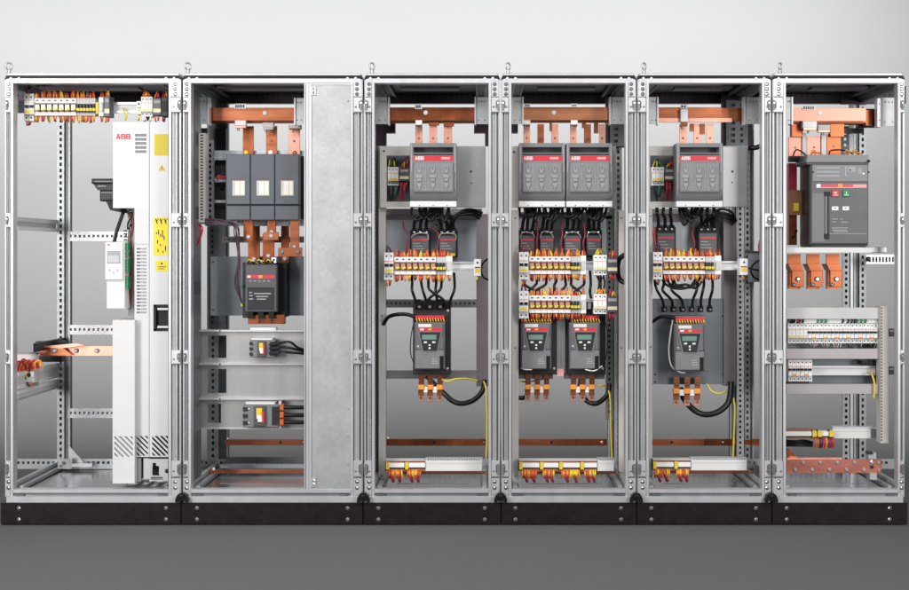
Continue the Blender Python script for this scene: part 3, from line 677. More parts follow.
# busbar and terminals at lower left
r = thing('busbar', 'pale copper bar with three bolts running behind the lower drive block', 'busbar', 80, 356, .30)
B('copper_bright').box(41, 346, 140, 356, .30, .312, .001).build('bar', parent=r)
m = B('copper_bright').prism([(38,347),(76,343.5),(84,345.5),(60,348.5)], .26, .30); m.use('copper').prism([(38.5,347.5),(62,347),(72,355),(40,355.5)], .27, .299).build('link', parent=r)
bolts(r, [(55,350.6,.27),(76.5,350.6,.30),(97,350.6,.30)], 2.4, h=.012)
m = B('charcoal').wbox(PX(30,.12), PX(33,.12), .16, .55, PZ(353,.12), PZ(344,.12)).box(35.5, 341.5, 64, 348, .40, .45).box(38, 356, 62, 362, .38, .42)
single(m, 'insulator', 'dark insulator bar carrying the copper bar, leftmost cabinet', 'insulator')
m = B('pink_steel').box(13.5, 353.5, 38.6, 386, .20, .205, .001).use('groove_steel').box(13.5, 352.8, 38.6, 354, .19, .21)
single(m, 'mounting_plate', 'small lilac steel plate behind the wired terminal cluster, leftmost cabinet', 'plate')
r = thing('terminal_cluster', 'small terminal cluster with red, orange and yellow wires arching over it', 'terminal', 26, 384, .15)
m = B('pale_grey').box(16, 366, 34, 383, .14, .19, .003); m.use('charcoal').screw(18, 376, .14, 2.4, .004).screw(24, 378, .14, 2.6, .004).screw(29, 375, .14, 2.2, .004).use('yellow').box(25.5, 371, 28, 378, .138, .15).use('white_plastic').box(30, 372, 33.6, 377, .138, .15); m.build('housing', parent=r)
for k in range(11):
    xx = 16+1.9*k; B(['red','dark_red','orange','red','amber','red','orange','dark_red','red','yellow','amber'][k]).tube([P(xx, 370+random.uniform(-1,2), .135), P(xx+2, 361+random.uniform(-1,2), .12), P(xx+6, 360+random.uniform(0,3), .12), P(xx+8, 366+random.uniform(0,3), .13)], .95*S(.1), 6, 3).build('wire', parent=r)
for k in range(5):
    xx = 17+3.4*k; B(random.choice(['brown_wire','charcoal','orange'])).tube([P(xx, 382, .14), P(xx+1, 386, .13), P(xx+3, 385, .15)], .7*S(.1), 6, 3).build('wire', parent=r)
m = B('frame_steel').prism([(69,446),(69,463),(84,463)], .54, .545)
single(m, 'corner_gusset', 'triangular steel gusset at the foot of the back post, leftmost cabinet', 'bracket')
m = B('zinc_plate').box(58, 459, 72, 469, .50, .52).use('frame_steel').box(72, 464, 92, 467, .5, .53).use('dark_zinc').screw(64, 463, .50, 2, .004).screw(61, 466, .50, 1.4, .004)
single(m, 'corner_fitting', 'bolted steel fitting at the foot of the back post, leftmost cabinet', 'bracket')

# =============================================================== second cabinet
w2 = CN[1]
m = B('zinc_plate').holed(309, 83.2, 350.6, 489.4, .006, .009, [(347.6, 100+28*k, 348.5, 102+28*k) for k in range(14)])
m.use('frame_steel').box(309, 83.2, 311.5, 489.4, .001, .006).box(309, 83.2, 350.6, 84.6, .002, .006)
cv = thing('cover_strip', 'tall plain galvanised cover strip closing the right side of the second cabinet', 'cover panel', 330, 489, .006)
m.build('panel', parent=cv)
for (xx, tt) in ((313.8,86),(313.8,478)):
    m = B('frame_steel').box(xx-2.2, tt, xx+2.2, tt+9, .0005, .006, .001).use('chrome').screw(xx, tt+2.5, .0005, 1.2, .003).screw(xx, tt+6.5, .0005, 1.2, .003); m.build('hinge', parent=cv)
m = B('frame_steel').box(304, 83, 308.8, 489.5, 0, .05, .0015).use('groove_steel').box(305.2, 84, 306.2, 489, -.0006, .001)
single(m, 'divider_post', 'slim vertical post between the breaker bay and the galvanised cover strip', 'post')
m = B('dark_zinc').wbox(PX(192,.05), PX(192,.05)+.004, .05, .21, PZ(484,.05), PZ(90,.05))
m.use('slate_plate')
for k in range(9): m.wbox(PX(192,.05)+.004, PX(192,.05)+.007, .08, .19, PZ(130+38*k,.05), PZ(105+38*k,.05))
single(m, 'partition_sheet', 'dark steel side panel inside the left edge of the second cabinet', 'panel')
m = B('dark_zinc').wbox(PX(190,0), PX(190,0)+.006, .34, .56, PZ(150,0), PZ(84,0)); m.use('shaded_roof_steel').box(196, 128, 226, 150, .50, .52)
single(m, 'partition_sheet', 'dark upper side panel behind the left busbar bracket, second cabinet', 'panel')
post_bracket('galvanised bracket at the left end of the busbar, second cabinet', 192, 209, 97, 124, .18, 1)
post_bracket('galvanised bracket at the right end of the busbar, beside the divider post', 294, 304.5, 98, 124, .18, -1)
busbar('thick copper busbar across the top of the second cabinet', 206, 296, 107.6, 120.5, .24, 'copper', (265, 112.8))
tag_plate('white phase label above the busbar of the second cabinet', 234.5, 246, 103.6, 108.6, .236, 5)
clamp('white clamp under the busbar, leftmost of three in the second cabinet', 234.6, 246, 119.8, 127.8, .22, 'pink_steel', 'copper_bright')
clamp('tan clamp under the busbar, middle of three in the second cabinet', 262.6, 273.5, 122.5, 129.5, .23, 'beige_duct', 'beige_duct')
clamp('dark tan clamp under the busbar, rightmost of three in the second cabinet', 288.8, 301, 125, 129.4, .24, 'beige_duct', 'copper_dark')
for (a, b, mt, s_) in ((242.8, 253.6, 'copper_dark', 'dark left'), (266, 277, 'copper', 'middle'), (288.4, 300, 'copper_bright', 'bright right')):
    dropper('%s copper bar running down from the busbar into the large blue-grey breaker' % s_, a, b, 126, 156, .30, mt)
# big three-pole breaker
r = thing('moulded_breaker', 'large blue-grey three-pole breaker with three pale windows', 'breaker', 262, 220, .12)
m = MB()
for (a, b) in ((226.2,250),(250.6,274.4),(275,299)):
    m.use('slate_blue').box(a, 154, b, 204.4, .12, .30, .003).box(a, 205.6, b, 220, .124, .30, .003)
m.use('black').box(226.6, 154.6, 298.6, 219.4, .135, .28).use('charcoal').box(299, 156, 304, 219, .20, .30)
m.build('housing', parent=r)
for a in (232.4, 256.6, 281):
    m = B('beige_duct').box(a, 180.6, a+12.6, 195.6, .118, .125).use('lens_white').box(a+2.6, 181.4, a+11.8, 194.8, .1165, .12, .001).use('print_grey').box(a+7.6, 181.4, a+8, 194.8, .116, .118); m.use('dark_red').box(a+1, 178.6, a+11, 179.3, .1195, .121)
    m.build('window', parent=r)
bolts(r, [(246,152.5,.16)], 2.2, 'yellow', .008); bolts(r, [(270.5,152.5,.16)], 2.4, 'white_plastic', .008); bolts(r, [(295,153,.16)], 2.2, 'copper', .008)
mount_plate('pale steel plate behind the large blue-grey breaker', 206, 304, 150.5, 226, .32, 'blue_plate', [(214.5,160,226,178),(214.5,182,226,200),(214.5,203,226,220)])
m = B('charcoal').box(214, 154, 226, 222, .36, .37).use('red').prism([(215,178),(218.5,174.5),(226,176),(226,178.4)], .31, .318).use('white_paint').box(215, 200.5, 226, 202.6, .31, .318).use('black').screw(222, 188.5, .355, 1.6, .008)
single(m, 'auxiliary_block', 'black auxiliary block with a red tip left of the large blue-grey breaker', 'relay')
def duct(label, a, b, t, u, Y, material='beige_duct', pitch=3.0, slot=True, edge=0, depth=.06):
    m = B(material).box(a, t, b, u, Y, Y+depth, .001)
    m.use('charcoal')
    if slot:
        e0, e1 = ((a+(b-a)*.3, a+(b-a)*.68) if edge == 0 else ((b-1.8, b-.3) if edge > 0 else (a+.3, a+1.8)))
        y = t+1.5
        while y < u-1.5: m.box(e0, y, e1, y+pitch*.45, Y-.0006, Y+.002); y += pitch
    return single(m, 'wiring_duct', label, 'duct')
duct('slim slotted pale duct standing left of the large blue-grey breaker', 198.4, 205.4, 133, 222.5, .14)
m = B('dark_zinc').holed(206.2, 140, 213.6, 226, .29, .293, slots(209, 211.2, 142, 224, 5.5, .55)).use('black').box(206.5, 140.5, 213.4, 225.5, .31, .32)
single(m, 'perforated_strip', 'dark perforated strip beside the slim slotted duct, second cabinet', 'rail')
m = B('pale_grey').box(191.5, 219, 206, 224, .16, .20).use('charcoal').screw(195, 221.6, .16, 1.2, .001).screw(200, 221.6, .16, 1.2, .001)
single(m, 'terminal_block', 'small pale terminals at the foot of the slim slotted duct', 'terminal')
for k in range(5):
    q = random.uniform(-.9, .9)
    cable('purple_cable', 'dark purple control cable running from the duct down to the large contactor', [(205,219+k*1.5,.14),(216,219.4+k*1.6+q,.12),(227,221+k*1.1-q,.13),(234,222.5+k*.9,.11+.004*k),(238.6-k*1.0,228+k*1.5,.11),(239.5-k*.8+q*.5,243,.12),(240.4-k*.7,262+q*3,.11),(239-k*.9,284,.12),(240.6+k*.8,300+k*1.6,.15)], .58, ['purple_wire','charcoal','purple_wire','purple_wire','charcoal'][k], 'dark purple control cables of the second cabinet')
for k in range(3):
    cable('red_wire', 'red wire looping below the slim slotted duct, second cabinet', [(194+k*1.2,223,.17),(198+k*1.6,226,.14),(200.5+k*1.2,232,.13),(199-k*.6,239+k*2.4,.13),(195.6-k,244+k*1.5,.14),(192,246+k*2,.17)], .7, ['red','dark_red','red'][k], 'red wire loops of the second cabinet', 'wire')
# copper between breaker and contactor
hole_rail('mauve rail behind the copper bars under the large blue-grey breaker', 222, 304, 236.4, 242.6, .40, 'mauve_steel')
for (lab, a, b, tt, uu, Y, mt) in (
    ('left upper copper bar leaving the large blue-grey breaker', 243.4, 252.8, 220, 241, .16, 'copper_dark'),
    ('left lower copper bar feeding the large contactor', 248, 259.6, 226, 263, .24, 'copper_dark'),
    ('middle upper copper bar leaving the large blue-grey breaker', 267, 275.6, 220, 236, .16, 'copper_dark'),
    ('middle lower copper bar feeding the large contactor', 262.6, 274, 234, 260, .20, 'copper_dark'),
    ('middle kinked copper link between breaker and large contactor', 263.4, 278.4, 232, 240, .15, 'copper'),
    ('right dark copper bar feeding the large contactor', 281, 289, 226, 263, .25, 'copper_dark'),
    ('right bright copper bar leaving the large blue-grey breaker', 290, 299, 220, 251, .16, 'copper'),
    ('wide copper link with two bolts at the lower right of the large breaker', 278, 302, 247.6, 256.6, .145, 'copper')):
    r = thing('copper_link', lab, 'copper bar', (a+b)/2, uu, Y); B(mt).box(a, tt, b, uu, Y, Y+.014, .001).build('strip', parent=r)
    bolts(r, [(a+4,252,Y),(b-4,252,Y)] if b-a > 20 else [((a+b)/2,uu-4,Y)], 2.2, 'groove_steel' if b-a > 20 else 'pink_steel')
mount_plate('wide grey steel plate behind the large contactor', 210.6, 304, 256.4, 315.6, .30, 'slate_plate', dots=[(213,262),(213,310)])
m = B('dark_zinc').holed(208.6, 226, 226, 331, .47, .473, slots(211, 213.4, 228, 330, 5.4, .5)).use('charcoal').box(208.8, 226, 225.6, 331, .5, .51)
single(m, 'perforated_strip', 'dark perforated strip beside the wide plate of the large contactor', 'rail')
r = thing('large_contactor', 'large dark contactor with a red band on the wide grey plate', 'contactor', 262, 318, .14)
m = B('device_grey').box(244.6, 264.5, 277, 312, .14, .28, .005).use('charcoal').box(242.6, 262.6, 279, 318, .19, .29, .003).box(247.5, 287.5, 274, 310, .137, .142, .003)
m.use('black').box(279, 262.8, 286.4, 317, .20, .29)
for k in range(3): m.box(247.6+10.4*k, 311.5, 253+10.4*k, 318.5, .15, .2).box(247.6+10.4*k, 261, 253+10.4*k, 267, .15, .2)
m.use('print_grey')
for k in range(5): m.box(249+4.6*k, 280.6, 251.4+4.6*k, 281.4, .1392, .141)
for (a, b, y) in ((249,252,292),(254,271,293),(249,252.5,295),(256,268,296),(249,253,298.4),(257,266,298.6)): m.box(a, y, b, y+1.1, .136, .138)
m.build('housing', parent=r)
m = B('red').box(246.6, 275, 274.6, 278.4, .1382, .142).use('white_paint').box(247.4, 275.6, 250.6, 277.8, .1376, .139).use('amber').box(258.4, 275.2, 262.4, 278.2, .1376, .139).build('red_band', parent=r)
for k in range(3): B('copper_dark').box(248+12.6*k, 314.6, 259.4+12.6*k, 324, .17, .21, .002).build('terminal_foot', parent=r)
for k in range(7): B(['yellow','pale_yellow','charcoal'][k%3]).tube([P(246+3*k, 264, .17), P(249+3.2*k, 259.6+k%3, .14), P(255+2.6*k, 262+k%2, .15)], .55*S(.15), 6, 3).build('wire', parent=r)
m = B('white_plastic').box(271.5, 257.4, 276, 263, .15, .17).use('charcoal').screw(273.7, 260, .15, 1.2, .001).build('terminal_clamp', parent=r)
m = B('green').box(240.6, 284.5, 243.4, 288, .16, .2).use('yellow').box(240.8, 303, 243.4, 306, .16, .2).build('marker', parent=r)
# three mounting plates with openings
PL = [(331.6, 363, 'upper'), (365, 398, 'middle, empty'), (399.8, 428, 'lower')]
for i, (tt, uu, nm) in enumerate(PL):
    hs = [(191, tt+4, 200.6, uu-5), (207.6, tt+4, 226.4 if i < 2 else 221, uu-5)]
    mt = mount_plate('%s galvanised mounting plate with two openings, low in the second cabinet' % nm, 190, 304, tt, uu, .20, 'galvanised', hs)
    m = B('frame_steel').box(190, tt-1.6, 304, tt, .17, .22).box(190, uu, 304, uu+1.2, .19, .22).use('charcoal').screw(220, tt-.8, .17, .8, .002)
    single(m, 'plate_flange', 'bright folded flange of the %s mounting plate in the second cabinet' % nm, 'rail')
m = B('white_paint').box(250, 327.5, 276, 330.4, .18, .22, .002); single(m, 'tray_lip', 'short white lip under the copper feet of the large contactor', 'trim')
def small_breaker(label, a, b, t, u, Y, k):
    r = thing('moulded_breaker', label, 'breaker', (a+b)/2, u, Y); w = b-a; h = u-t
    m = B('white_paint').box(a+w*.06, t-h*.1, b-w*.12, t+h*.08, Y+.01, Y+.07)
    m.use('mid_grey').box(a, t, b, u, Y, Y+.07, .004).use('device_grey').box(a+w*.30, t+h*.08, a+w*.62, u-h*.05, Y-.012, Y+.01, .003).use('charcoal').box(b-w*.2, t+h*.1, b+.4, u-h*.1, Y-.002, Y+.05)
    for q in (.12,.42,.72): m.box(a-.6, t+h*q, a+w*.12, t+h*(q+.18), Y-.002, Y+.05).box(b-w*.16, t+h*q, b+.8, t+h*(q+.18), Y-.006, Y+.05)
    m.use('chrome').screw(a+w*.14, t+h*.2, Y, 1.0, .003).screw(a+w*.14, t+h*.8, Y, 1.0, .003).build('housing', parent=r)
    m = B('yellow').box(a+w*.36, t+h*.16, a+w*.52, t+h*.46, Y-.0135, Y-.01).use('white_plastic').box(a+w*.37, t+h*.46, a+w*.55, t+h*.62, Y-.0135, Y-.01); m.build('rating_label', parent=r)
    m = B('red').box(a+w*.52, t+h*.3, a+w*.585, t+h*.8, Y-.022, Y-.01).use('white_plastic').box(a+w*.40, t+h*.62, a+w*.52, t+h*.76, Y-.02, Y-.01).build('toggle', parent=r)
    return r
small_breaker('small grey breaker with a red toggle on the upper plate, second cabinet', 250, 275, 340, 357.6, .13, 0)
r = small_breaker('grey breaker with orange cable ends on the lower plate, second cabinet', 243.4, 279, 404.5, 427.6, .13, 1)
for k, (y0, y1) in enumerate(((343.4,346.6),(347.5,349.4),(352,352.6))):
    cable('supply_cable', 'thin black cable curving right from the small breaker on the upper plate', [(273,y0+1,.13),(279,y0-.6,.11),(290,y0+.4-1.4*(k==0),.10),(298,y1+1,.11),(306,y1+3.4-k,.13)], 1.25, 'rubber', 'cables of the small breaker on the upper plate')
    B('charcoal').tube([P(270,y0+1.2,.125),P(280,y0,.10)], 1.8*S(.1), 8).build('cable_boot', parent=[o for o in SC.objects if o.name.startswith('moulded_breaker') and 'upper plate' in (o.get('label') or '')][0])
for k, y in enumerate((407.4, 415, 422.2)):
    rr = thing('supply_cable', 'thick straight black cable with an orange end, from the breaker on the lower plate', 'cable', 292, y+2, .13, 'cables of the breaker on the lower plate')
    B('rubber').tube([P(284,y,.13),P(295,y+.2,.125),P(306,y+.1,.13)], 2.1*S(.13), 9, 3).build('jacket', parent=rr); B('orange').box(279.6, y-2.8, 283.6, y+2.8, .12, .15, .002).build('end_sleeve', parent=rr)
m = B('white_paint').box(278.8, 401.6, 281, 428, .14, .2); single(m, 'phase_barrier', 'thin white barrier beside the orange cable ends', 'barrier')
def earth_bar(label, a, b, t, u, Y, dot, dark=None):
    r = thing('earth_bar', label, 'copper bar', (a+b)/2, u, Y)
    m = B('copper_dark' if dark == 'all' else 'copper').box(a, t, b, u, Y, Y+.01, .0006); m.build('bar', parent=r)
    bolts(r, [(dot,(t+u)/2,Y)], 1.4, 'black', .002); bolts(r, [(a+2.5,t-.4,Y)], 1.4, 'chrome', .004); bolts(r, [(b-3,(t+u)/2,Y)], 1.0, 'chrome', .003)
earth_bar('copper bar with a black bolt crossing low at the back of the second cabinet', 225, 306, 439.4, 445.4, .45, 280.6)
r = thing('earth_bar', 'thin copper bar just above the floor of the second cabinet', 'copper bar', 256, 473, .34)
B('copper').box(209, 469.6, 306, 473.4, .34, .35).build('bar', parent=r); B('white_plastic').screw(213.6, 469, .34, 1.5, .006).build('bolt', parent=r)
m = B('dark_zinc').box(226, 457, 306, 463, .54, .55).use('blue_plate').box(220, 464.6, 306, 468.4, .46, .48).use('mauve_steel').box(224, 461.5, 306, 463.5, .53, .54)
single(m, 'back_rail', 'stack of dark rails along the rear floor edge of the second cabinet', 'rail')
# =============================================================== cabinets with soft starters
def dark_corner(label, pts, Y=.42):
    m = B('shaded_roof_steel')
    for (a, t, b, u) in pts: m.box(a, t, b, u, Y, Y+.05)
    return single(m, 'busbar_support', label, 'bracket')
def strip_post(label, a, b, t, u, Y, material='beige_duct', depth=.05):
    m = B(material).box(a, t, b, u, Y, Y+depth, .001).use('groove_steel').box(a-.1, t+.2, a+.7, u-.2, Y+.004, Y+depth+.004)
    m.use('charcoal')
    for y in (t+8, (t+u)/2, u-10): m.screw((a+b)/2, y, Y, .8, .001)
    return single(m, 'inner_post', label, 'post')
def earth_strip(where, a, mid, b, yc, groups, Y=.12, clamps=()):
    """terminal strip with wires hanging below it, white duct continuing to the right"""
    r = thing('terminal_strip', 'terminal strip with yellow clamps and orange wire ends at the foot of the %s' % where, 'terminal strip', (a+mid)/2, yc+8, Y)
    m = B('white_plastic').box(a, yc-2.6, mid, yc+2, Y, Y+.05, .001).use('brown_wire').box(a, yc-4.6, mid, yc-2.6, Y+.006, Y+.05).box(a, yc+3.2, mid, yc+5.4, Y+.006, Y+.05).use('charcoal').box(a, yc+2, mid, yc+3.2, Y+.004, Y+.05).use('pale_grey').box(a, yc-6, mid, yc-4.6, Y+.012, Y+.05)
    m.build('terminal_body', parent=r)
    for c in clamps:
        B('yellow').box(c, yc-3.2, c+3.4, yc+4, Y-.006, Y+.03, .001).use('charcoal').box(c-.7, yc-4, c, yc+5, Y, Y+.04).build('end_clamp', parent=r)
    for (g0, g1) in groups:
        n = max(3, int((g1-g0)/1.7))
        for k in range(n):
            x = g0+(g1-g0)*(k+.5)/n
            B(random.choice(['amber','orange','yellow','amber','orange'])).tube([P(x,yc+4.5,Y+.01),P(x+random.uniform(-.6,.6),yc+8,Y-.006),P(x+random.uniform(-1.2,1.2),yc+12.5,Y+.012)], .95*S(Y), 6, 3).build('wire', parent=r)
        for q in (.28, .74):
            x = g0+(g1-g0)*q; B('dark_red').tube([P(x-1,yc+9,Y),P(x,yc+12,Y-.004),P(x+1.6,yc+16.4,Y+.01)], 1.5*S(Y), 7, 3).build('wire', parent=r)
    m = B('white_paint').box(mid+.3, yc-5, b, yc+5.6, Y+.01, Y+.05, .0015).use('pale_grey').box(mid+.3, yc-2.6, b, yc-1.8, Y+.0092, Y+.012).use('frame_steel').box(mid+.3, yc-7, b, yc-5, Y+.02, Y+.06)
    m.use('charcoal')
    k = mid+3
    while k < b-2: m.box(k, yc-6.4, k+.9, yc-5.4, Y+.0192, Y+.022); k += 2.4
    single(m, 'mounting_rail', 'empty white rail right of the terminal strip at the foot of the %s' % where, 'rail')
    earth = B('copper').box(a+2, yc+5.8, b+6, yc+8.6, Y+.10, Y+.11)
    rr = thing('earth_bar', 'thin copper bar under the terminal strip of the %s' % where, 'copper bar', (a+b)/2, yc+8.6, Y+.1); earth.build('bar', parent=rr); B('chrome').screw(b+3, yc+7, Y+.1, 1.1, .004).build('bolt', parent=rr)
def cutout_pair(where, a, b, Y):
    """small breaker and relay seen in the opening of the upper mounting plate"""
    k = mcb('small white three-pole breaker in the plate opening beside the fuse switch, %s' % where, a, b, 167, 185.5, 3, Y, toggles=False, window='yellow')
    n = 5
    wires(k, [a+1.2+2.0*i for i in range(n)], 167, 159, Y+.03, ['green','yellow','charcoal','green'], .7, .8); wires(k, [a+1.2+2.2*i for i in range(n)], 185.5, 200, Y+.03, ['charcoal','green','slate_blue','charcoal'], .8, .8)
    grey_relay('small dark relay with yellow stripe beside the three-pole breaker, %s' % where, b+.8, b+10.5, 168, 181, Y)
    for i in range(5):
        x = b+2+1.8*i; cable('red_wire', 'red wire beside the small dark relay in the plate opening, %s' % where, [(x,181,Y+.02),(x+.6,188,Y-.006),(x-.8+.4*i,200,Y+.02)] if i < 3 else [(x,168,Y+.02),(x-.4,163,Y),(x+1,157,Y+.02)], .7, ['red','dark_red','red','dark_red','red'][i], 'red wires in the plate opening of the %s' % where, 'wire')
def starter_cables(where, tops, feet, Yt, Yf, ytop, yfoot, which=''):
    for (a, b) in zip(tops, feet):
        d = b-a; mid = (ytop+yfoot)/2
        cable('starter_cable', 'black cable from the control row to the soft starter%s, %s' % (which, where), [(a, ytop-8, Yt+.06),(a+.5, ytop+2, Yt+.03),(a+d*.12+random.uniform(-1,1), ytop+(yfoot-ytop)*.35, Yt),(a+d*.8+random.uniform(-1,1), ytop+(yfoot-ytop)*.68, Yf-.02),(b, yfoot, Yf)], 1.45, 'rubber', 'black cables above the soft starter%s, %s' % (which, where))
def contactor_cables(where, xs, tx, Yt, Yb, ytop, ybot, which=''):
    for i, (a, b) in enumerate(zip(tx, xs)):
        cable('contactor_cable', 'black cable dropping from the fuse switch to the contactor%s, %s' % (which, where), [(a, ytop-4, Yt+.05),(a+random.uniform(-1.5,1.5), ytop+7, Yt),(b+(a-b)*.25+random.uniform(-.6,.6), ybot-9, Yb-.02),(b, ybot, Yb)], 1.75, 'rubber', 'black cables above the contactor%s, %s' % (which, where))
def starter_tabs(where, xs, t, u, which=''):
    for x in xs: tab('copper terminal strip with amber bolt under the soft starter%s, %s' % (which, where), x, t, u, .20, 6.4, 'copper terminal strips under the soft starter%s, %s' % (which, where))
    for i in range(2):
        x = (xs[i]+xs[i+1])/2; m = B('white_plastic').box(x-2.6, t+12.8, x+2.6, t+18.8, .205, .225, .002).use('pale_grey').box(x-2.4, t+15.6, x+2.4, t+16, .204, .206)
        single(m, 'spacer', 'white plastic spacer between copper strips under the soft starter%s, %s' % (which, where), 'spacer', 'white spacers under the soft starter%s, %s' % (which, where))
BUS = ['copper_dark', 'copper', 'copper']
# ------------------------------------------------------------- third cabinet
w3, w4, w5, w6 = CN[2:]
post_bracket('galvanised bracket at the left end of the busbar, third cabinet', 375, 389.4, 97, 124, .18, 1)
post_bracket('galvanised bracket at the right end of the busbar, third cabinet', 474.6, 489, 97, 124, .18, -1)
busbar('brown copper busbar with a white bolt head, third cabinet', 388, 476, 107.2, 120.6, .24, 'copper_dark', (425.6, 112.6))
tag_plate('white phase label on the busbar of the third cabinet', 415, 422, 104, 109, .236, 3)
clamp('white clamp under the left end of the busbar, third cabinet', 415.4, 422, 120, 126.4, .22)
for (a, b, s_) in ((415.4, 422.4, 'left'), (429.4, 437, 'middle'), (443.8, 452, 'right')): dropper('%s copper strip entering the top of the fuse switch, third cabinet' % s_, a, b, 124, 152, .27, 'copper_bright')
for (a, b_, u_, s_) in ((428.6, 439, 125, 'middle'), (443.6, 454, 125.8, 'right')): single(B('copper_dark').box(a, 122.4, b_, u_, .25, .28), 'copper_link', 'dark copper link above the %s strip, third cabinet' % s_, 'copper bar')
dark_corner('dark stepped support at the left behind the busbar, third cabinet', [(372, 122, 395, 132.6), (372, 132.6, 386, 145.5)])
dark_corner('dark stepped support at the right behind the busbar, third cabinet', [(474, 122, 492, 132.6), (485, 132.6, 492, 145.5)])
mount_plate('pale plate with an opening around the fuse switch, third cabinet', 380, 485.4, 146, 207.4, .21, 'beige_duct', [(386.6, 155.4, 411, 201.6)], [(384,151),(470.6,171.4)])
m = B('galvanised').box(456.4, 146.6, 485, 206.8, .195, .2085, .001).use('charcoal').screw(471, 171.4, .195, 1.2, .001).screw(471.4, 183, .195, .8, .001)
single(m, 'blank_plate', 'blank galvanised plate right of the fuse switch, third cabinet', 'plate')
m = B('slate_plate').box(385, 153, 412, 203, .30, .305); single(m, 'backing_plate', 'dark backing plate seen through the plate opening, third cabinet', 'plate')
cutout_pair(w3, 387.4, 398.6, .22)
fuse_switch('grey fuse switch with a red band, alone in the third cabinet', 410, 456.4, 143, 200)
m = B('mauve_steel').box(384, 214.6, 484, 220, .40, .43).use('white_paint').box(386, 208.6, 482, 214.6, .45, .455); single(m, 'cross_rail', 'mauve cross rail plus added white strip standing for the backdrop, third cabinet', 'rail')  # white strip is added, standing in for bright backdrop beside the rail
mount_plate('bluish steel plate behind the two contactors, third cabinet', 385, 478, 220, 262, .34, 'blue_plate')
contactor('dark contactor, left of the two in the third cabinet', 410, 430, 230, 257, .24)
contactor('dark contactor, right of the two in the third cabinet', 438, 457.4, 230, 257, .24)
contactor_cables(w3, (413.8, 420, 426.2), (419, 424, 430), .20, .26, 207, 231, ' on the left')
contactor_cables(w3, (441.6, 447.6, 453.6), (437, 443, 448), .20, .26, 207, 231, ' on the right')
for k in range(3): cable('bundled_cable', 'black cable arching right from under the fuse switch to the mauve duct, third cabinet', [(452-3*k,231,.26),(454-1.5*k,219+k,.22),(462-k*2,210.6+k*2.6,.2),(472,209.6+k*2.7,.22),(482-1.5*k,213+k*2.8,.26)], 1.45, 'rubber', 'black cables arching over the contactors, third cabinet')
cable('hanging_cable', 'black cable loop hanging between the two contactors, third cabinet', [(432,205,.24),(433,217,.2),(435.6,224,.19),(438.6,220,.2),(440,206,.24)], 1.6, 'rubber')
cable('red_wire', 'red wire bent along the left contactor, third cabinet', [(403.5,221,.3),(404,229,.28),(408.6,233.6,.24),(407.6,243,.23),(406.8,254,.24)], .65, 'dark_red', cat='wire')
cable('red_wire', 'red wire crossing above the right contactor, third cabinet', [(431.6,226,.26),(434,230,.24),(438,234,.232),(437.4,252,.24)], .65, 'dark_red', cat='wire')
for (a, nm) in ((410, 'left'), (438, 'right')): cable('grey_wire', 'thin grey wire arched over the %s contactor, third cabinet' % nm, [(a+1.4,238,.235),(a+3,234.4,.225),(a+10,232.6,.222),(a+17,234.6,.225),(a+18,240,.235)], .55, 'print_grey', cat='wire')
din_rail('white mounting rail of the control row, third cabinet', 386, 480, 266, .16, 9)
x, t, u = relay_row(w3, 384, 266); end_block(w3, x, t, u, .10)
narrow_terminal('small white terminal at the right end of the control row, third cabinet', 474, 481, 259, 276, .11)
hole_rail('perforated grey rail above the soft starter, third cabinet', 384, 478, 299.4, 307.6, .36, 'galvanised')
starter_cables(w3, (411.4, 421, 428, 441, 436, 454), (417, 428.6, 446, 419.6+6, 438, 449.4), .13, .17, 281, 308)
soft_starter('grey soft starter with green display, alone in the third cabinet', 414.4, 322.6)
m = B('charcoal').box(387, 371, 480, 378.4, .36, .365).use('galvanised').box(385, 370.4, 481, 378.8, .35, .356); single(m, 'cross_rail', 'plain steel rail behind the foot of the soft starter, third cabinet', 'rail')
starter_tabs(w3, (421.4, 430.4, 440), 374, 401.4)
cable('motor_cable', 'thick black cable curving from the copper strips up to the mauve duct, third cabinet', [(427,376,.25),(434,384,.24),(444.4,393,.22),(453,401.4,.2),(462,404,.2),(474,400,.21),(482,391,.22),(484.6,380,.24)], 2.7, 'rubber')
cable('feed_cable', 'black cable bending left from the terminal strip of the soft starter, third cabinet', [(415,317,.16),(407,314.6,.16),(397,314,.17),(388,316.6,.2),(383.6,324,.24)], 2.0, 'rubber')
cable('thin_cable', 'thin black cable along the left flank of the soft starter, third cabinet', [(414,322,.2),(411.6,336,.19),(411,352,.19),(413.6,363,.2)], .5, 'black')
cable('earth_wire', 'yellow wire running right from the soft starter foot, third cabinet', [(442,379.4,.22),(448,381,.21),(455,379.6,.21),(466,379,.22),(477,380.6,.24)], 1.0, 'yellow', cat='wire')
cable('earth_wire', 'long yellow wire hanging down beside the right post, third cabinet', [(482.6,380,.24),(485.8,388,.2),(487,410,.2),(487,440,.2),(486,459,.2)], .85, 'yellow', cat='wire')
duct('mauve vertical duct inside the right post, third cabinet', 476.4, 488, 214, 386.5, .26, 'mauve_steel', slot=False)
cable('coiled_cable', 'small black cable loop beside the right post, third cabinet', [(487.5,259,.14),(482.6,263,.13),(481.2,270,.13),(483.6,277,.13),(489,280,.14)], 1.0, 'rubber')
strip_post('pale inner post along the left side of the third cabinet', 378.6, 385.4, 146, 486, .24)
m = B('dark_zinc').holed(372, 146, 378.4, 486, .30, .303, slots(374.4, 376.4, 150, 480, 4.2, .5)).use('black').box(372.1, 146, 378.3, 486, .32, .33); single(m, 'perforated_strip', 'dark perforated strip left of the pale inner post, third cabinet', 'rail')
earth_bar('dark copper bar with a black bolt, low at the back of the third cabinet', 385, 487, 439, 445.8, .45, 434.6, 'all')
earth_strip(w3, 385.6, 425, 482.4, 465.6, [(388,402.4),(407,420.6)], clamps=(385.8, 405))
